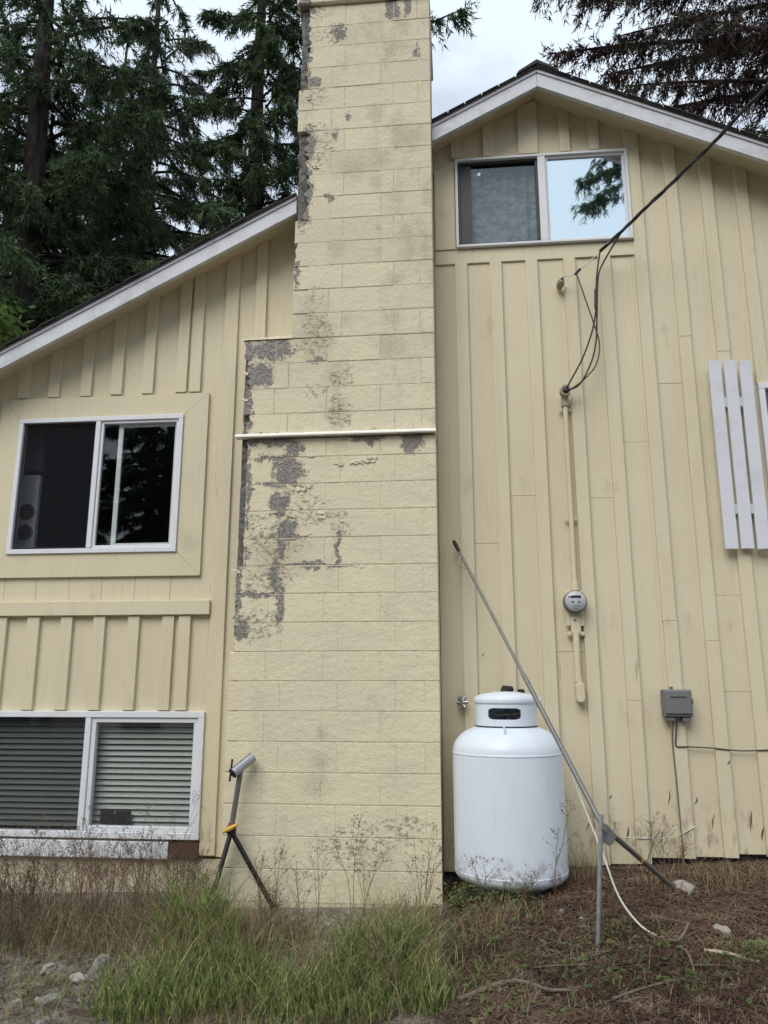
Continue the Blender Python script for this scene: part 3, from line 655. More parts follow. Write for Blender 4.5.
for r, (zt, zb) in enumerate(zip(up_joints, up_joints[1:])):
    sh = zt < 4.03
    d = None
    if sh: d = (.01, .06) if r % 2 else (.03, .09)
    elif zb > 6.20: d = (.05, .10)
    elif 4.95 < zb < 5.82: d = (.04, .12)
    elif 4.5 < zb < 4.7: d = (.0, .03)
    zb2 = 3.225 if abs(zb-3.18) < .05 else zb
    block_course(zb2, zt, -1.632 if sh else -1.246, r % 2 == 0, d, r+40)
mb = MB(); mb.box(-1.56, XRc-.003, CF+.0032, CF+.03, -.3, 3.18).box(-1.54, XRc-.003, CF+.0032, CF+.03, 3.23, 3.985).box(-1.13, XRc-.003, CF+.0032, CF+.03, 3.99, 7.03); mb.build('mortar', 'mortar', chim)
# mortar cap on the shoulder
mb = MB(); N = 12
V = []; F = []
for i in range(N+1):
    x = -1.64+.40*i/N; h = .012+.018*(i/N)+.006*mn.noise((x*20, 0, 0))
    V += [(x, CF-.008+.006*mn.noise((x*15, 3, 0)), 3.988), (x, CF-.002, 3.988+h), (x, -.02, 4.03+h)]
for i in range(N): F += [(3*i, 3*i+3, 3*i+4, 3*i+1), (3*i+1, 3*i+4, 3*i+5, 3*i+2)]
mb.add(V, F, True).build('shoulder_cap', 'mortar', chim)
# the painted ledge
V = []; F = []; N = 30
for i in range(N+1):
    x = -1.648+(XRc+.004+1.648)*i/N; e = .003*mn.noise((x*9, 1, 0)); z = 3.193+e
    V += [(x, CF+.03, z), (x, CF-.052+e, z-.003), (x, CF-.052+e, z+.006+e), (x, CF-.022, z+.028+e), (x, CF+.03, z+.035)]
for i in range(N):
    for k in range(4): F.append((5*i+k, 5*i+5+k, 5*i+6+k, 5*i+1+k))
F += [(0,1,2,3,4), tuple(5*N+k for k in range(5))]
MB().add(V, F).build('ledge', 'ledge', chim)
MB().box(-1.275, XRc+.004, CF-.035, .54, 7.045, 7.16, .012).build('crown', 'block', chim)
MB().box(-.95, -.5, -.2, .25, 7.16, 7.5, .01).build('flue', 'core', chim)
# curls of lifted paint
mb = MB()
fl = [(-.72,3.005,.10),(-.62,3.01,.08),(-.86,3.0,.05),(-1.13,2.80,.08),(-1.09,2.83,.05),(-.98,2.60,.06),(-1.35,2.62,.03),(-1.44,3.08,.04),(-1.08,3.06,.05),(-1.61,3.50,.04),(-1.60,2.20,.05),(-1.58,3.72,.04),(-1.13,5.9,.04),(-1.1,5.5,.05),(-1.15,6.15,.03)]
for x, z, L in fl:
    for s in range(2):
        a = x+random.uniform(-.02, .02); b = z+random.uniform(-.02, .02); V = []; F = []
        for i in range(5):
            t = i/4; V += [(a+L*(t-.5), CF-.001, b+.008*math.sin(t*7+s)), (a+L*(t-.5), CF-.003-.006*math.sin(t*3.14), b-.010-.006*math.sin(t*5+s+x*9)), (a+L*(t-.5), CF-.002-.008*abs(math.sin(t*4+x*30)), b-.012-.014*abs(math.sin(t*6+x*50)))]
        for i in range(4): F += [(3*i, 3*i+3, 3*i+4, 3*i+1), (3*i+1, 3*i+4, 3*i+5, 3*i+2)]
        mb.add(V, F, True)
tag(mb.build('paint_flakes', 'mortar', chim), kind='stuff')

# ------------------------------------------------------------------ propane tank
TX, TY = .293, -.415
tank = thing('propane_tank', (TX, TY, .1), 'white upright propane tank with slotted collar standing beside the chimney', 'propane tank')
R = .362; prof = []
for i in range(11):
    a = math.pi/2*i/10; prof.append((R*math.sin(a)**.8 if i else .0001, .222-.10*math.cos(a)))
prof += [(R, .25), (R, .60), (R, .93)]
for i in range(1, 13):
    a = math.pi/2*i/12; prof.append((max(.0001, R*math.cos(a)**.75), .95+.185*math.sin(a)))
MB().lathe(prof, (TX, TY), 64).build('body', 'tank', tank)
for z in (.232, .948): MB().lathe([(R-.004, z-.011), (R+.0016, z-.005), (R+.0016, z+.005), (R-.004, z+.011)], (TX, TY), 64).build('weld_seam', 'tank', tank)
MB().lathe([(.235, .19), (.25, .19), (.25, .03), (.235, .03), (.235, .19)], (TX, TY), 48).build('foot_ring', 'greysteel', tank)
# collar with a slot cut through its front
rc = .205; n = 144; V = []; F = []
zsl = [1.10, 1.165, 1.169, 1.177, 1.19, 1.212, 1.225, 1.233, 1.237, 1.272]; hw = {1: 25, 2: 29, 3: 31, 4: 32, 5: 31, 6: 29, 7: 25}
for j, z in enumerate(zsl):
    for k in range(n):
        a = 2*math.pi*k/n; V.append((TX+rc*math.cos(a), TY+rc*math.sin(a), z))
b = len(V)
for j, z in enumerate(zsl):
    for k in range(n):
        a = 2*math.pi*k/n; V.append((TX+(rc-.006)*math.cos(a), TY+(rc-.006)*math.sin(a), z))
ctr = int(n*.75)-3
for j in range(len(zsl)-1):
    for k in range(n):
        o = abs(((k+.5)-ctr-.5+n/2) % n-n/2)
        w = hw.get(j, -1)*n/360
        if o < w: continue
        k2 = (k+1) % n; F.append((j*n+k, j*n+k2, (j+1)*n+k2, (j+1)*n+k)); F.append((b+j*n+k, b+(j+1)*n+k, b+(j+1)*n+k2, b+j*n+k2))
MB().add(V, F, True).build('collar', 'tank', tank)
MB().lathe([(.198, 1.264), (.209, 1.264), (.212, 1.269), (.212, 1.292), (.203, 1.308), (.16, 1.325), (.08, 1.338), (.0001, 1.341)], (TX, TY), 64).build('lid', 'tank', tank)
MB().lathe([(.2, 1.112), (.2085, 1.114), (.2085, 1.121), (.2, 1.123)], (TX, TY), 64).build('collar_gap_ring', 'darkmetal', tank)  # dark ring added in place of the shaded gap at the collar base
MB().box(TX+.207, TX+.232, TY-.03, TY+.02, 1.235, 1.30, .004).build('hinge', 'tank', tank)
mb = MB(); mb.prism([(TX-.034, 1.045), (TX-.020, 1.045), (TX-.020, 1.115), (TX-.027, 1.123), (TX-.034, 1.115)], TY-.285, TY-.20, .003); mb.build('lifting_lug', 'tank', tank)
mb = MB(); mb.lathe([(.03, 1.10), (.03, 1.17), (.018, 1.19), (.018, 1.24)], (TX+.02, TY), 14); mb.tube([(TX-.06, TY-.02, 1.19), (TX+.09, TY-.03, 1.20)], .014, 10); mb.build('valve', 'brass', tank)
mb = MB(); mb.tube([(TX-.01, -.16, 1.28), (TX+.02, -.13, 1.352), (TX+.06, -.10, 1.35)], [.03, .036, .026], 10); mb.box(TX+.1, TX+.15, -.17, -.12, 1.29, 1.355, .01); mb.build('regulator', 'darkmetal', tank)

# ------------------------------------------------------------------ leaning mast with its legs
J = Vector((.735, -1.33, .63+.02)); T = Vector((-.035, -.075, 2.44)); S = Vector((1.275, -.52, .165)); Lg = Vector((.655, -1.45, G(.655, -1.45)-.01))
mast = thing('pole_stand', (.665, -1.36, .05), 'long galvanized pole on a folding leg leaning across the tank', 'pole')
d = (T-J); MB().tube([J-d*.005, J+d*.45], .0145, 12).build('lower_tube', 'greysteel', mast)
MB().tube([J+d*.43, J+d*.955], .0105, 12).build('upper_tube', 'greysteel', mast)
MB().tube([J+d*.95, J+d*.985, T], [.013, .016, .014], 10).build('grip', 'darkmetal', mast)
MB().tube([J+(S-J)*-.02, S], [.0155, .0145], 12).build('strut', 'greysteel', mast)
MB().tube([J+(S-J)*.50, J+(S-J)*.525],   .017, 12).build('tape_band', 'orange', mast)
MB().tube([J+Vector((-.005, -.02, .06)), Lg], .012, 12).build('leg', 'galv', mast)
mb = MB(); mb.prism([(J.x-.012, J.z-.07), (J.x+.025, J.z-.10), (J.x+.05, J.z-.085), (J.x+.075, J.z-.045), (J.x+.02, J.z+.012), (J.x-.012, J.z+.012)], J.y-.012, J.y+.012, .002); mb.build('bracket', 'galv', mast)
MB().tube([J+Vector((.005, -.05, -.01)), J+Vector((.005, .05, -.01))], .012, 8).build('bolt', 'greysteel', mast)
p = J+d*.93; MB().tube(catmull([p+Vector((.0, -.015, .0)), p+Vector((-.02, -.03, -.06)), p+Vector((.02, -.03, -.10)), p+Vector((.045, -.02, -.06))], 5), .0035, 6).build('hook', 'galv', mast)

# ------------------------------------------------------------------ roller stand
RY = -.50
rs = thing('roller_stand', (-1.45, RY, -.04), 'folding roller stand with grey roller and dark splayed legs before the chimney', 'roller stand')
K = Vector((-1.541, RY, .458)); H = Vector((-1.487, RY-.02, .83))
MB().tube([K+(H-K)*-.08, H], .0185, 12).build('post', 'greysteel', rs)
a, b2 = Vector((-1.53, RY-.06, .81)), Vector((-1.425, RY+.045, .905))
MB().tube([a, b2], .034, 18).build('roller', 'galv', rs)
MB().tube([a-(b2-a)*.02, a+(b2-a)*.01], .036, 18).build('roller_cap', 'dark', rs)
mb = MB(); mb.tube([H+Vector((-.05, -.04, -.03)), H+Vector((.03, .05, .055))], .014, 8); mb.tube([a+Vector((-.018, 0, -.05)), a+Vector((-.006, 0, .09))], .007, 8); mb.build('roller_bracket', 'darkmetal', rs)
MB().tube([K-Vector((0, 0, .035)), K+Vector((.002, 0, .012))], .032, 14).build('leg_hub', 'darkmetal', rs)
MB().tube([K+Vector((.001, 0, .008)), K+Vector((.004, 0, .03))], .025, 12).build('lock_collar', 'red', rs)
MB().tube([K+Vector((-.045, -.045, -.02)), K+Vector((0, -.045, .002)), K+Vector((.05, -.04, .028))], [.010, .017, .010], 10).build('clamp_knob', 'orange', rs)
for e in ((-1.69, RY+.06, G(-1.69, RY+.06)), (-1.24, RY+.04, G(-1.24, RY+.04)), (-1.64, RY-.16, G(-1.64, RY-.16))):
    e = Vector(e); MB().tube([K-Vector((0, 0, .02)), e], .0165, 12).build('leg', 'darkmetal', rs)
    MB().tube([e+Vector((0, 0, .04)), e-Vector((0, 0, .005))], .021, 10).build('rubber_foot', 'dark', rs)

# ------------------------------------------------------------------ electric meter, conduit, cables
em = thing('electric_meter', (.833, -.06, 1.2), 'round grey electric meter on a cream conduit pipe up the wall', 'electric meter')
MB().tube([(.846, -.055, 2.07), (.846, -.055, 3.52)], .019, 14).build('conduit', 'cream', em)
MB().tube([(.846, -.055, 2.06), (.846, -.055, 2.12)], .029, 14).build('coupling', 'cream', em)
for z in (3.47, 2.6):
    MB().box(.80, .892, -.034, -.023, z-.014, z+.014, .003).build('strap', 'cream', em)
mb = MB(); mb.tube(catmull([(.846, -.055, 3.49), (.846, -.055, 3.55), (.846, -.085, 3.60), (.846, -.13, 3.60)], 5), [.03]*8+[.042]*8, 14); mb.build('weather_head', 'ceramic', em)
MB().lathe([(.0001, -.1335), (.027, -.1335), (.027, -.128)], (.846, 3.60), 16, 'y').build('wire_port', 'dark', em)
MB().box(.772, .90, -.055, -.023, 1.80, 2.06, .006).build('socket_box', 'cream', em)
MB().lathe([(.084, -.05), (.084, -.10), (.078, -.108), (.072, -.108)], (.836, 1.975), 40, 'y').build('meter_ring', 'greysteel', em)
mf = MB().lathe([(.074, -.10), (.074, -.125), (.066, -.138), (.0001, -.140)], (.836, 1.975), 40, 'y').build('meter_face', 'meterface', em)
MB().box(.800, .872, -.1412, -.1385, 1.998, 2.016).build('display', 'dark', mf); MB().box(.783, .795, -.1412, -.136, 2.002, 2.012).build('mark', 'dark', mf)
for x in (.812, .858): MB().box(x-.006, x+.006, -.1415, -.1385, 1.964, 1.976).build('mark', 'dark', mf)
for k, w in enumerate((.05, .034)): MB().box(.836-w/2, .836+w/2, -.1412, -.136, 1.938-k*.02, 1.942-k*.02).build('mark', 'greysteel', mf)
MB().box(.80, .872, -.062, -.0555, 1.745, 1.875, .006).build('cover_plate', 'cream', em)
MB().lathe([(.0001, -.066), (.009, -.066), (.009, -.06)], (.832, 1.845), 10, 'y').build('seal', 'greysteel', em)
MB().box(.775, .90, -.05, -.022, 1.73, 1.762, .006).build('strap', 'cream', em)
MB().tube([(.836, -.05, 1.43), (.836, -.05, 1.76)], .024, 14).build('conduit', 'cream', em)
MB().tube([(.836, -.05, 1.405), (.836, -.05, 1.44)], .029, 14).build('coupling', 'cream', em)
mb = MB(); pl = []
for i in range(16):
    a = 2*math.pi*i/16; pl.append((.842+.032*math.cos(a), (1.375 if math.sin(a) > 0 else 1.29)+.030*math.sin(a)))
mb.prism(pl, -.085, -.022, .005); mb.build('elbow_fitting', 'cream', em)
ins = thing('insulator', (.858, -.05, 4.48), 'small ceramic cable insulator knob fixed to the wall beneath the gable window', 'insulator')
MB().tube([(.852, -.022, 4.515), (.858, -.06, 4.525), (.866, -.10, 4.545)], [.022, .032, .024], 12).build('knob', 'ceramic', ins)
MB().tube([(.866, -.10, 4.545), (.872, -.115, 4.555)], .01, 8).build('eye', 'greysteel', ins)
dc = thing('service_cable', (1.2, -.3, 3.6), 'twisted black service cable sweeping from the sky to the meter pipe', 'cable')
fork = Vector((1.168, -.15, 4.745))
far = [(1.39, -.36, 4.875), (1.74, -.70, 5.08), (1.966, -1.0, 5.20), (2.35, -1.65, 5.43), (3.6, -4.2, 6.3), (6.5, -9.5, 8.0)]
main = catmull([tuple(fork)]+far, 14)
for s in range(3):
    pts = []
    L = 0
    for i, q in enumerate(main):
        if i: L += (q-main[i-1]).length
        a = L*16+s*2.094; pts.append(q+Vector((math.cos(a)*.5, math.cos(a)*.5, math.sin(a)))*.008)
    MB().tube(pts, .009 if s < 2 else .006, 6).build('strand', 'cable', dc)
MB().tube(catmull([(.872, -.115, 4.557), (.978, -.135, 4.578), tuple(fork)], 6), .0035, 6).build('messenger_wire', 'galv', dc)
MB().tube([(.965, -.134, 4.566), (1.01, -.138, 4.61)], .011, 8).build('splice', 'cable', dc)
MB().tube(catmull([tuple(fork), (1.131, -.15, 4.538), (1.116, -.15, 4.363), (1.099, -.15, 4.19), (1.053, -.15, 4.021), (.98, -.15, 3.839), (.88, -.14, 3.66), (.843, -.12, 3.60)], 6), .0065, 7).build('service_wire', 'cable', dc)
MB().tube(catmull([(1.32, -.30, 4.83), (1.20, -.17, 4.665), (1.140, -.16, 4.522), (1.112, -.16, 4.206), (1.088, -.16, 3.957), (1.032, -.16, 3.775), (.947, -.15, 3.63), (.855, -.12, 3.595)], 6), .0065, 7).build('service_wire', 'cable', dc)
MB().tube(catmull([(.978, -.135, 4.573), (1.036, -.14, 4.336), (1.088, -.14, 4.128), (1.12, -.14, 3.956), (1.082, -.15, 3.788), (.984, -.15, 3.671), (.862, -.125, 3.59)], 6), .0055, 7).build('service_wire', 'wirebrown', dc)
MB().tube([(1.118, -.152, 4.42), (1.108, -.152, 4.26)], .013, 8).build('splice', 'cable', dc)
nb = thing('utility_box', (1.50, -.05, 1.13), 'grey plastic telephone utility box mounted low on the cream wall', 'utility box')
MB().box(1.405, 1.600, -.105, -.022, 1.165, 1.352, .008).build('body', 'boxgrey', nb)
MB().box(1.412, 1.593, -.118, -.106, 1.185, 1.345, .006).build('cover', 'boxgrey', nb)
MB().box(1.45, 1.56, -.1225, -.1185, 1.30, 1.304).build('ridge', 'dark', nb)
MB().box(1.42, 1.48, -.09, -.03, 1.135, 1.166, .005).build('gland', 'boxgrey', nb); MB().box(1.53, 1.585, -.09, -.03, 1.13, 1.166, .005).build('gland', 'boxgrey', nb)
MB().box(1.6005, 1.612, -.08, -.05, 1.25, 1.285, .003).build('latch', 'dark', nb); MB().tube([(1.475, -.06, 1.353), (1.475, -.06, 1.372)], .012, 8).build('screw', 'greysteel', nb)
t1 = thing('phone_cable', (1.7, -.03, .95), 'thin dark cable running sideways along the wall from the utility box', 'cable')
MB().tube(catmull([(1.495, -.07, 1.14), (1.485, -.04, 1.02), (1.487, -.034, .966), (1.56, -.034, .962), (1.72, -.033, .955), (1.92, -.034, .938), (2.15, -.034, .946), (2.6, -.034, .95)], 6), .005, 6).build('jacket', 'wirebrown', t1)
t2 = thing('ground_wire', (1.47, -.03, .2), 'pale wire dropping from the utility box down the wall to the dirt', 'wire')
MB().tube(catmull([(1.47, -.06, 1.14), (1.462, -.035, 1.0), (1.468, -.034, .75), (1.472, -.033, .48), (1.475, -.035, .25), (1.46, -.06, .19)], 6), .005, 6).build('jacket', 'greysteel', t2)
MB().tube(catmull([(.92, -.034, .365), (1.0, -.036, .372), (1.165, -.034, .356), (1.30, -.036, .36), (1.426, -.034, .369), (1.58, -.034, .443)], 6), .004, 6).build('branch_wire', 'whitecable', t2)
hb = thing('hose_bibb', (.005, -.05, 1.22), 'old brass hose tap on the wall between chimney and tank', 'tap')
MB().tube([(.0, -.0, 1.254), (.0, -.07, 1.254), (.005, -.10, 1.24)], [.018, .024, .02], 10).build('spout', 'brass', hb)
mb = MB()
for i in range(6):
    a = i*math.pi/3; mb.tube([(.0, -.085, 1.262), (.043*math.cos(a), -.085+.016*math.sin(a*2), 1.262+.043*math.sin(a))], [.010, .014], 6)
mb.build('handle', 'galv', hb)
MB().lathe([(.0001, -.024), (.034, -.024), (.034, -.019)], (.0, 1.254), 16, 'y').build('flange', 'brass', hb)

# picket panel beside the small window
pk = thing('picket_shutter', (2.1, -.05, 2.35), 'white picket shutter of three slim boards beside the small window', 'shutter')
for x0, x1, zt in ((1.935, 2.027, 3.812), (2.048, 2.138, 3.806), (2.16, 2.251, 3.80)): MB().prism([(x0-.004, 2.345+random.uniform(-.005, .005)), (x1-.004, 2.345), (x1+.002, zt), (x0+.002, zt+.006)], -.085, -.066, .003).build('picket', 'picket', pk)
for z0, z1 in ((3.44, 3.52), (2.61, 2.685)): MB().box(1.945, 2.243, -.065, -.026, z0, z1, .003).build('rail', 'picket', pk)

# ------------------------------------------------------------------ ground clutter
wc = thing('white_cable', (.9, -1.2, .1), 'white cable drooping past the pole leg onto the dirt', 'cable')
pts = [(.72, -.30, .80), (.76, -.55, .62), (.80, -.90, .42), (.83, -1.15, .26), (.90, -1.27, .16), (.98, -1.32, .115), (1.04, -1.34, G(1.04, -1.34)+.008)]
MB().tube(catmull(pts, 6), .006, 6).build('jacket', 'whitecable', wc)
wp = thing('white_pipe', (1.27, -1.6, .1), 'short white bent pipe end lying on the dirt', 'pipe')
MB().tube(catmull([(1.16, -1.52, G(1.16, -1.52)+.012), (1.25, -1.55, G(1.25, -1.55)+.02), (1.37, -1.67, G(1.37, -1.67)+.008)], 6), .010, 8).build('pipe', 'ceramic', wp)
def stone(name, x, y, sx, sy, sz, mat, label, cat='stone', group=None, seed=0, sink=.3):
    import bmesh
    bm = bmesh.new(); bmesh.ops.create_icosphere(bm, subdivisions=2, radius=1)
    for v in bm.verts:
        q = v.co*1.3; f = 1+.55*mn.noise((q.x*1.2+seed*7.1, q.y*1.2, q.z*1.2))+.28*mn.noise((q.x*2.6+seed, q.y*2.6, q.z*2.6)); v.co = Vector((v.co.x*f*sx, v.co.y*f*sy, max(-.7, v.co.z*f)*sz))
    me = bpy.data.meshes.new(name); bm.to_mesh(me); bm.free(); me.materials.append(M[mat])
    o = bpy.data.objects.new(name, me); o.rotation_euler = (0, 0, seed*1.7); reg(o, (x, y, G(x, y)+sz*(1-sink)*.5)); tag(o, label, cat, group); return o
stone('stone', 1.33, -.58, .085, .06, .035, 'palestone', 'flat tan stone under the foot of the pole strut', seed=3)
stone('stone', 1.33, -1.25, .05, .035, .03, 'palestone', 'pale stone lying above the white bent pipe end', seed=5)
stone('concrete_chunk', -1.955, -1.42, .07, .055, .075, 'stone', 'grey broken concrete chunk tilted in the weedy dirt', 'concrete', seed=8, sink=.15)
stone('concrete_chunk', -2.06, -1.46, .075, .03, .03, 'palestone', 'flat pale shard lying beside the grey concrete chunk', 'concrete', seed=9)
stone('concrete_block', -.77, -1.32, .05, .04, .07, 'stone', 'grey stone half hidden in tall grass before the chimney', 'stone', seed=12, sink=.2)
for k in range(60):
    x = random.uniform(-2.9, -1.3); y = random.uniform(-2.15, -1.2); q = .007+.035*random.random()**3; f = random.uniform(.5, 1)
    stone('stone', x, y, q*random.uniform(1.1, 2.0), q, q*random.uniform(.4, .9), random.choice(['stone', 'dirtclod', 'dirtclod', 'palestone']), 'small rubble stone lying in the bare dirt before the left windows', group='rubble in the dirt', seed=20+k, sink=.5)
for k in range(40):
    x = random.uniform(-1.5, -.2); y = random.uniform(-.95, -.5); s = random.uniform(.008, .022)
    stone('pebble', x, y, s*1.3, s, s*.8, random.choice(['stone', 'palestone']), 'small grey pebble on the gravel strip at the chimney foot', 'pebble', group='pebbles at the chimney foot', seed=80+k)
for k in range(7):
    x = random.uniform(.2, 1.9); y = random.uniform(-2.2, -.7); s = random.uniform(.010, .024)
    stone('pebble', x, y, s*1.4, s, s*.7, random.choice(['stone', 'palestone']), 'small pale pebble among the brown needles right of the tank', 'pebble', group='pebbles in the needles', seed=140+k)
def stick(pts, r, label):
    q = [(x, y, G(x, y)+r*.9+h) for x, y, h in pts]; c = catmull(q, 5); t = thing('fallen_branch', q[0], label, 'branch')
    MB().tube(c, [r*(1-.5*i/len(c)) for i in range(len(c))], 7).build('stem', 'stick', t)
    for k in (len(c)//3, 2*len(c)//3):
        p = c[k]; MB().tube([p, p+Vector((random.uniform(-.12, .12), random.uniform(-.1, .1), .02))], [r*.5, r*.2], 5).build('twig', 'stick', t)
stick([(-.05, -1.9, 0), (.2, -1.86, .01), (.38, -1.88, .01), (.52, -1.83, 0)], .012, 'longest brown fallen branch lying on the dirt right of the grass')
stick([(.05, -1.72, 0), (.4, -1.62, .01), (.75, -1.60, 0)], .006, 'thin straight twig lying behind the longest fallen branch')
stick([(-1.25, -.95, .02), (-1.0, -1.1, .02), (-.78, -1.3, 0)], .008, 'dark stick slanting through the grass before the chimney')
stick([(1.02, -1.40, .0), (1.05, -1.50, .05), (1.12, -1.42, .09), (1.14, -1.30, .04)], .010, 'looped bare root poking from the dirt at the white cable end')
stick([(1.05, -1.45, 0), (1.06, -1.62, .02), (1.03, -1.85, 0)], .009, 'bent root running toward the tall grass from the looped root')
stick([(.55, -2.0, 0), (.8, -1.85, .01), (1.1, -1.75, 0)], .007, 'thin grey twig lying below the bent root')

# grass, litter and weeds ------------------------------------------------
def blades(cx, cy, rx, ry, n, hmin, hmax, wid, lean, bias=(0, 0)):
    out = []
    for _ in range(n):
        r = math.sqrt(random.random()); a = random.uniform(0, 6.283); x = cx+rx*r*math.cos(a); y = cy+ry*r*math.sin(a)
        h = random.uniform(hmin, hmax)*(1-.35*r*r); z = G(x, y)-.01
        th = random.uniform(0, 6.283); l = lean*random.uniform(.3, 1.3)*h; dx = math.cos(th)*l+bias[0]*h; dy = math.sin(th)*l+bias[1]*h
        ph = random.uniform(0, 3.14); wx, wy = math.cos(ph)*wid/2, math.sin(ph)*wid/2
        droop = random.uniform(.0, .55)*h*min(1.0, lean*2)
        prev = None
        for i in range(5):
            t = i/4; w = 1-t**1.6; px = x+dx*t*t; py = y+dy*t*t; pz = z+h*t-droop*t**3
            cur = ((px-wx*w, py-wy*w, pz), (px+wx*w, py+wy*w, pz))
            if prev: out += [prev[0], prev[1], cur[1], cur[0]]
            prev = cur
    return out
g = []
for cx, cy, rx, ry, n, h0, h1 in ((-1.48,-1.28,.22,.18,1000,.22,.50),(-1.22,-1.62,.35,.22,1100,.08,.30),(-1.62,-1.15,.16,.14,350,.25,.48),(-.95,-1.82,.35,.2,800,.06,.22),(-.48,-1.62,.22,.18,750,.16,.42),(-.30,-1.45,.12,.12,260,.2,.42),(-.62,-1.9,.3,.18,700,.12,.3),(-1.5,-1.85,.3,.2,700,.12,.34),(-.2,-1.85,.14,.12,260,.1,.28)):
    g += blades(cx, cy, rx, ry, int(n*.62), h0*1.05, h1*1.38, .0088, .5)
for cx, cy, rx, ry, n, h0, h1 in ((-1.45,-1.25,.3,.3,160,.4,.62),(-.5,-1.5,.3,.35,130,.35,.6),(-1.0,-1.7,.4,.25,70,.2,.4),(-1.9,-1.7,.5,.4,300,.06,.2),(-2.5,-1.3,.6,.5,300,.05,.18),(-.1,-1.5,.4,.5,260,.05,.2),(-.8,-1.05,.5,.2,160,.08,.26)):
    g += blades(cx, cy, rx, ry, n, h0, h1, .006, .95)
tag(quads_obj('green_grass', g, 'grassG'), 'tall green grass clumps growing before the chimney', 'grass', kind='stuff')
g = []
for cx, cy, rx, ry, n, h0, h1 in ((-2.9,-.5,.9,.25,650,.08,.26),(-2.0,-.55,.35,.2,300,.1,.3),(-2.4,-.95,.7,.3,900,.08,.3),(-1.15,-.98,.3,.2,420,.14,.42),(-.42,-1.1,.14,.25,420,.2,.5),(-.3,-.85,.16,.2,260,.12,.4),(-1.45,-1.35,.4,.35,420,.35,.68),(-.5,-1.55,.4,.35,380,.3,.62),(-1.45,-1.4,.5,.5,300,.15,.50),(-.6,-1.7,.6,.35,300,.1,.42),(-2.3,-1.0,.7,.3,420,.2,.5),(-1.0,-2.0,.6,.2,400,.08,.22),(.15,-.95,.35,.2,300,.05,.22),(.9,-1.4,.9,.6,700,.03,.12),(1.5,-.5,.5,.2,260,.08,.28),(.5,-2.0,1.0,.3,500,.03,.13),(.75,-.25,.16,.12,160,.1,.35)):
    g += blades(cx, cy, rx, ry, n, h0, h1, .0042, .6)
tag(quads_obj('dry_grass', g, 'grassD'), 'thin dry straw grass scattered over the dirt', 'grass', kind='stuff')
# litter of needles and twigs
L = []
for k in range(36000):
    if k < 28000: x = random.gauss(1.0, .85); y = random.uniform(-2.35, -.1)
    else: x = random.uniform(-3.3, .2); y = random.uniform(-2.2, -.5)
    if x < -.1 and k < 28000: continue
    z = G(x, y)+random.uniform(.001, .022); a = random.uniform(0, 6.283); l = random.choice((.02, .03, .045, .07, .07, .14))*random.uniform(.6, 1.3); w = random.uniform(.0012, .004)
    dx, dy = math.cos(a)*l/2, math.sin(a)*l/2; nx, ny = -math.sin(a)*w, math.cos(a)*w; tz = random.uniform(-.012, .012)
    L += [(x-dx-nx, y-dy-ny, z-tz), (x-dx+nx, y-dy+ny, z-tz), (x+dx+nx*.4, y+dy+ny*.4, z+tz), (x+dx-nx*.4, y+dy-ny*.4, z+tz)]
tag(quads_obj('needle_litter', L, 'litter'), 'brown fallen needles and twigs covering the dirt', 'litter', kind='stuff')
# low green leaves
L = []
for cx, cy, r, n, hh in ((-.02,-.62,.14,220,.14),(.12,-.75,.16,180,.10),(.34,-.88,.10,90,.16),(.75,-1.25,.2,150,.05),(1.35,-1.6,.12,120,.07),(-2.6,-1.0,.3,260,.12),(-2.2,-.9,.25,200,.12),(.6,-1.75,.25,160,.06),(.95,-1.55,.25,130,.05),(1.5,-1.9,.3,140,.06),(.15,-2.05,.25,130,.06),(1.9,-1.2,.3,120,.05),(-.1,-1.15,.2,140,.08),(.3,-1.4,.3,140,.05),(1.0,-1.9,.1,60,.07)):
    for _ in range(n):
        x = random.gauss(cx, r*.6); y = random.gauss(cy, r*.6); z = G(x, y)+random.uniform(.01, hh); a = random.uniform(0, 6.28); s = random.uniform(.008, .022); t = random.uniform(-.6, .6)
        d = Vector((math.cos(a), math.sin(a), t))*s; w = Vector((-math.sin(a), math.cos(a), random.uniform(-.5, .5)))*s*.5; p = Vector((x, y, z))
        L += [tuple(p-d), tuple(p+w), tuple(p+d), tuple(p-w)]
tag(quads_obj('green_ground_cover', L, 'weedG'), 'low green leaves sprouting from the dirt', 'ground cover', kind='stuff')
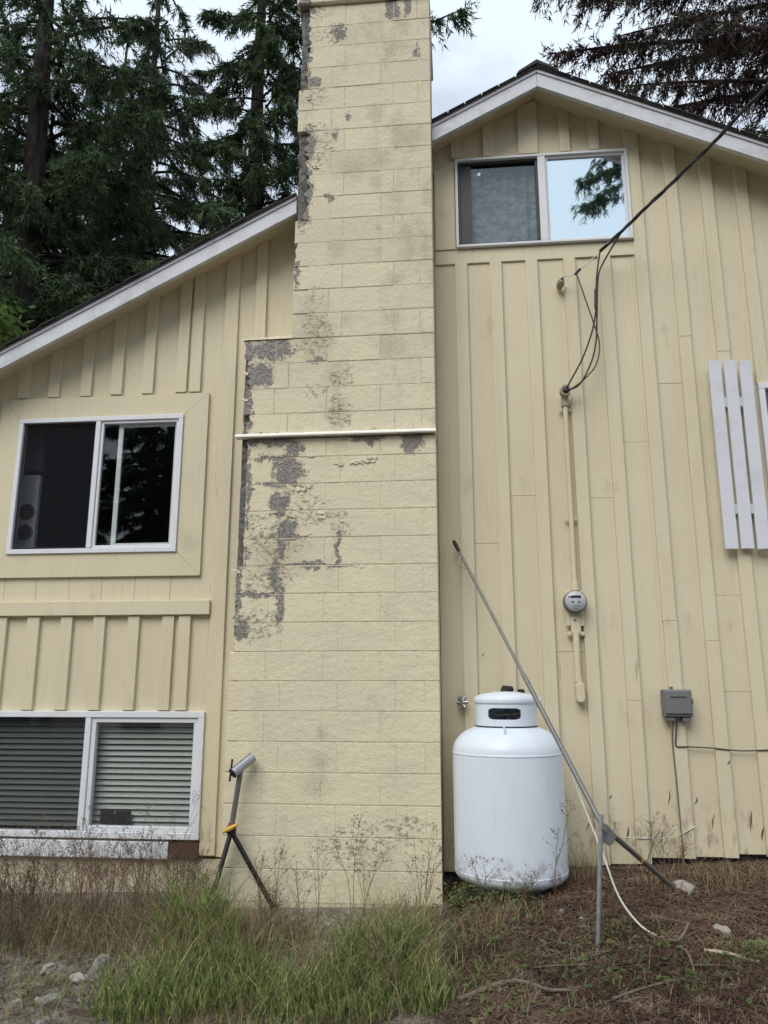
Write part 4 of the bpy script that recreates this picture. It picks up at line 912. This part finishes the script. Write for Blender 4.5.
# dry weeds: five shapes, then copies
def weed_mesh(h, seed, tall):
    r = random.Random(seed); mb = MB()
    for s in range(r.choice((2, 3, 4))):
        a = r.uniform(0, 6.28); ln = r.uniform(.05, .28)*h; hh = h*r.uniform(.65, 1); P = [Vector((0, 0, -.02))]
        for i in range(1, 6):
            t = i/5; P.append(Vector((math.cos(a)*ln*t*t+r.uniform(-.01, .01), math.sin(a)*ln*t*t+r.uniform(-.01, .01), hh*t)))
        mb.tube(P, [.0021, .0019, .0017, .0014, .0011, .0008], 4, False, False)
        for i in range(r.randint(5, 9)):
            t = r.uniform(.42, .98); b = P[int(t*5)].lerp(P[min(5, int(t*5)+1)], t*5-int(t*5)); aa = r.uniform(0, 6.28); l = r.uniform(.04, .13)*(1.2-t)*1.8
            e = b+Vector((math.cos(aa)*l, math.sin(aa)*l, l*r.uniform(.5, 1.4))); mb.tube([b, e], [.001, .0006], 3, False, False)
            for q in range(r.randint(2, 4)):
                c = b.lerp(e, r.uniform(.5, 1.05)); s2 = r.uniform(.0022, .0052); o = Vector((r.uniform(-.012, .012), r.uniform(-.012, .012), r.uniform(-.01, .01)))
                c = c+o; mb.add([c+Vector((s2, 0, 0)), c+Vector((0, s2, 0)), c-Vector((s2, 0, 0)), c-Vector((0, s2, 0)), c+Vector((0, 0, s2)), c-Vector((0, 0, s2))], [(0,1,4),(1,2,4),(2,3,4),(3,0,4),(1,0,5),(2,1,5),(3,2,5),(0,3,5)])
    o = mb.build('dry_weed', 'weed', origin=(0, 0, 0)); me = o.data; COL.objects.unlink(o); bpy.data.objects.remove(o); return me
wm = [weed_mesh(h, i, True) for i, h in enumerate((.62, .5, .72, .42, .55, .66, .36))]
def weeds(n, x0, x1, y0, y1, label, group, lo=.7, hi=1.15):
    for _ in range(n):
        o = bpy.data.objects.new('dry_weed', random.choice(wm)); x, y = random.uniform(x0, x1), random.uniform(y0, y1)
        o.rotation_euler = (random.uniform(-.12, .12), random.uniform(-.12, .12), random.uniform(0, 6.28)); o.scale = (1, 1, random.uniform(lo, hi)); reg(o, (x, y, G(x, y)-.005)); tag(o, label, 'weed', group)
weeds(75, -3.5, -1.72, -.75, -.12, 'tall dry brown weed stalk below the blind-covered window', 'dry weeds along the left foundation')
weeds(60, -3.0, -1.5, -1.3, -.7, 'dry brown weed stalk rising from the dirt before the left foundation', 'dry weeds before the left foundation', .5, .85)
weeds(9, -1.3, -.35, -1.1, -.5, 'thin dry weed stalk standing before the chimney foot', 'dry weeds before the chimney', .6, 1.05)
weeds(2, -.38, -.26, -.85, -.6, 'tall dry weed at the right corner of the chimney foot', 'dry weeds at the chimney corner', .8, 1.0)
weeds(3, .1, .5, -1.05, -.88, 'thin dry weed stalk standing in front of the white tank', 'dry weeds before the tank', .7, 1.05)
weeds(5, .7, 1.9, -.35, -.1, 'small dry weed growing at the foot of the right wall', 'dry weeds along the right wall', .35, .75)

# ------------------------------------------------------------------ trees
def unit(v): return v/np.maximum(1e-9, np.linalg.norm(v, axis=-1, keepdims=True))
def leaf_quads(P, D, W, ln, wd):
    """P base points, D directions, W side vectors -> diamond quads"""
    D = unit(D); W = unit(W-D*np.sum(W*D, axis=1, keepdims=True)); a = P; c = P+D*ln[:, None]; mid = P+D*(ln*.45)[:, None]
    return np.stack([a, mid+W*wd[:, None], c, mid-W*wd[:, None]], 1).reshape(-1, 3)
def needle_tris(P, D, W, ln, wd):
    D = unit(D); W = unit(W-D*np.sum(W*D, axis=1, keepdims=True)); m_ = P+D*(ln*.25)[:, None]
    return np.stack([P-W*wd[:, None], m_+W*wd[:, None], P+D*ln[:, None]], 1).reshape(-1, 3)
def conifer(name, base, height, rad, z0, blen, nb, mat, label, group, seed, extra=(), density=26, leaf=.17, droop=.35, side=None, hang=.55, prm=1.0, zmax=18.0):
    r = np.random.default_rng(seed); base = Vector(base); t = thing(name, base, label, 'tree', group)
    pts = []; rr = []
    for i in range(13):
        f = i/12; pts.append(base+Vector((.25*math.sin(f*3+seed), .2*math.sin(f*4+seed*2), height*f))); rr.append(max(.03, rad*(1-f)**.8*(1.18 if i == 0 else 1)))
    MB().tube(pts, rr, 12).build('trunk', 'bark', t)
    limbs = MB(); Q = []; bp = []
    for k in range(nb):
        q = (k+r.random())/nb; zz = min(zmax, height-1); z = z0+(zz-z0)*q/.88 if q < .88 else zz+(height-zz)*(q-.88)/.12; f = (z-z0)/(height-z0); az = k*2.39996+r.uniform(-.5, .5)
        if side is not None: az = side+r.uniform(-1.3, 1.3)
        L = blen*(1-.55*f if z < zz else (1-f)**.7)*r.uniform(.65, 1.15)+.35
        o = np.array([pts[0].x, pts[0].y, base.z+z]); dr = np.array([math.cos(az), math.sin(az), 0]); up0 = r.uniform(.0, .25)
        bp.append((o, [o+dr*L*s+np.array([0, 0, L*(up0*s-droop*s*s+.12*s**4)]) for s in np.linspace(0, 1, 8)], L))
    for a, b, sag in extra:
        a, b = np.array(a, float), np.array(b, float); L = np.linalg.norm(b-a)
        bp.append((a, [a+(b-a)*s+np.array([0, 0, sag*L*4*s*(1-s)]) for s in np.linspace(0, 1, 8)], L))
    for o, pl, L in bp:
        br = min(.09, .012+.014*L)*prm; limbs.tube([tuple(p) for p in pl], [br*(1-.85*s) for s in np.linspace(0, 1, 8)], 5, False)
        pl = np.array(pl); n = max(6, int(density*L)); s = r.uniform(.14, 1.0, n)**.85; idx = np.minimum(6, (s*7).astype(int)); fr = (s*7-idx)[:, None]
        P0 = pl[idx]*(1-fr)+pl[idx+1]*fr; T = unit(pl[idx+1]-pl[idx]); sd = np.stack([-T[:, 1], T[:, 0], np.zeros(n)], 1)*r.choice([-1, 1], n)[:, None]
        D = unit(T*r.uniform(.2, .9, n)[:, None]+sd*r.uniform(.2, 1.0, n)[:, None]+np.array([0, 0, -1])*(r.uniform(.1, 1.3, n)*hang)[:, None])
        ln = (.20+.5*r.random(n))*np.minimum(1.2, .35+.28*L)*(1.15-.55*s)
        m2 = 24
        for q in range(m2):
            u = (q+r.random(n))/m2; P = P0+D*(ln*u)[:, None]; P = P+np.array([0, 0, -1])*((ln*u)**2*.45)[:, None]+r.normal(0, .018, (n, 3))
            dd = D*.7+r.normal(0, .5, (n, 3))+np.array([0, 0, -.35]); Q.append(needle_tris(P, dd, r.normal(0, 1, (n, 3)), leaf*(.45+.6*r.random(n)), leaf*(.05+.055*r.random(n))))
    tag(limbs.build('limbs', 'bark', t), kind='stuff')
    quads_obj('crown', np.concatenate(Q), mat, t, tuple(base), 3); return t
def gz(x, y): return G0(x, y)-.1
GR = 'conifers behind the house'
conifer('conifer_tree', (-9.6, 9, gz(-9.6, 9)), 24, .46, 4.5, 4.0, 115, 'fol', 'massive dark conifer with thick trunk at the forest edge left of the roof', GR, 1, extra=[((-9.6, 9, 10.3), (-7.0, 8.2, 13.8), .05), ((-9.6, 9, 9.6), (-12, 8.5, 12.5), .05), ((-9.6, 9, 9.0), (-6.6, 8, 9.2), .06)], droop=.42, density=18, leaf=.23, hang=.8)
conifer('conifer_tree', (-8.6, 13, gz(-8.6, 13)), 27, .26, 6, 2.9, 110, 'folB', 'slender grey-green conifer between the thick trunk and the chimney', GR, 2, droop=.6, density=17, leaf=.25, hang=1.0, zmax=20)
conifer('conifer_tree', (-4.35, 9.6, gz(-4.2, 9.6)), 24, .34, 6, 1.8, 120, 'fol', 'dark straight conifer standing close beside the chimney', GR, 3, droop=.5, extra=[((-4.2, 9.6, 15.2), (.35, 8.0, 15.45), .0)], density=24, leaf=.22, hang=.9)
conifer('conifer_tree', (-13.2, 12, gz(-13, 12)), 25, .4, 4, 4.2, 110, 'fol', 'broad dark conifer at the outer left of the forest', GR, 4, density=16, leaf=.30, hang=.8)
conifer('conifer_tree', (-12.6, 20, gz(-11.5, 20)), 28, .35, 6, 4.0, 90, 'folB', 'tall grey-green conifer deep in the forest behind the thick trunk', GR, 5, density=9, leaf=.36, zmax=23)
conifer('conifer_tree', (-7.6, 18, gz(-6.8, 18)), 14.5, .3, 6, 3.4, 60, 'folB', 'shorter grey-green conifer filling the gap above the low roof', GR, 6, density=13, leaf=.34)
conifer('conifer_tree', (-8.3, 10.5, gz(-8, 10.5)), 11.6, .22, 4.5, 2.8, 70, 'folB', 'young conifer with soft drooping sprays above the low roof edge', GR, 7, density=19, hang=1.0, leaf=.22)
conifer('conifer_tree', (-17.5, 20, gz(-17, 20)), 27, .4, 4, 5, 80, 'fol', 'wide conifer beyond the outer left of the forest', GR, 8, density=11, leaf=.42, zmax=22)
conifer('conifer_tree', (-10.9, 15.5, gz(-11, 15.5)), 24, .3, 6, 3.4, 90, 'fol', 'dense dark conifer standing just behind the thick trunk', GR, 10, density=8, leaf=.30, hang=.8)
ex = []
rr_ = random.Random(5)
for zz, xt, yt in ((13.2, 2.4, 6.0), (11.4, 3.1, 6.2), (12.4, 1.9, 6.4), (10.4, 4.0, 6.0), (14.4, 1.8, 7.0), (9.8, 4.7, 5.5), (12.0, 3.7, 5.2), (13.7, 3.3, 7.4), (11.9, 2.9, 7.2), (10.9, 3.6, 7.4), (12.9, 3.0, 7.6), (14.0, 4.2, 5.4), (11.0, 5.2, 5.0), (15.2, 2.4, 6.4), (13.0, 4.8, 6.8), (12.2, 5.4, 6.0)):
    ex.append(((8.2, 6.6, zz), (xt, yt, zz+rr_.uniform(-.1, .4)), rr_.uniform(.01, .04)))
conifer('bronze_conifer', (8.4, 6.6, gz(8.4, 6.6)), 20, .45, 5, 3.4, 60, 'folR', 'bronze-tinged conifer spreading drooping boughs above the right roof', GR, 9, extra=ex, density=30, leaf=.19, droop=.3, hang=1.0)
# broadleaf shrub at the left
def shrub(name, base, rad, h, n, label, seed):
    r = np.random.default_rng(seed); t = thing(name, base, label, 'tree'); b = np.array(base)
    mb = MB(); C = []
    for k in range(26):
        a = r.uniform(0, 6.28); q = r.uniform(.1, 1)*rad; p = b+np.array([math.cos(a)*q, math.sin(a)*q, h*r.uniform(.35, 1.0)*(1-.25*(q/rad))]); C.append(p)
        m_ = b+(p-b)*.5+np.array([0, 0, .12*h]); mb.tube([tuple(b), tuple(m_), tuple(p)], [.05, .03, .008], 5, False)
    mb.build('trunk', 'bark', t); C = np.array(C); P = C[r.integers(0, len(C), n)]+r.normal(0, rad*.26, (n, 3))
    quads_obj('crown', leaf_quads(P, r.normal(0, 1, (n, 3))+np.array([0, 0, -.4]), r.normal(0, 1, (n, 3)), .10+.10*r.random(n), .025+.03*r.random(n)), 'folG', t, tuple(base))
shrub('maple_tree', (-7.35, 5.0, gz(-7.35, 5.0)), .75, 8.3, 9000, 'light green leafy maple peeking over the low roof end', 5)
# forest edge behind the photographer (seen in the window glass)
def copy_tree(src, loc, label, group, sc=1.0, rz=0.0):
    r = src.copy(); COL.objects.link(r); r.location = loc; r.rotation_euler = (0, 0, rz); r.scale = (sc,)*3; r['label'] = label; r['group'] = group
    for ch in src.children: c = ch.copy(); COL.objects.link(c); c.parent = r
    return r
src = [o for o in COL.objects if o.name.startswith('conifer_tree') and o.type == 'EMPTY']
spots = [(-22,-19,.62),(-16,-22,.7),(-11,-20,.6),(-6,-23,.62),(-1.5,-22,.6),(3.5,-24,.66),(8.5,-21,.62),(14,-23,.72),(-28,-14,.7),(20,-18,.7),(-19,-17,.55),(-14,-17.5,.55),(-9,-17,.5),(-4,-19,.5),(-25,-22,.75),(-12.5,-25,.75),(-8,-26,.75),(-18.5,-26,.8),(-3,-27,.75),(6,-27,.7),(-16.5,-15.5,.5),(-11.5,-15.5,.48),(-22,-14.5,.5)]
for k, (x, y, q) in enumerate(spots):
    copy_tree(src[(0, 3, 7)[k % 3]], (x, y, gz(0, y)-.3), 'dark conifer of the forest edge opposite the house, mirrored in its windows', 'forest edge opposite the house', q, k*1.3)
conifer('conifer_tree', (7.8, -12.8, gz(7.8, -12.8)-.3), 24, .4, 15.0, 5.4, 50, 'fol', 'tall high-limbed conifer opposite the gable, mirrored in its upper window', 'forest edge opposite the house', 31, density=16, leaf=.28, droop=.25, hang=.8, zmax=19)
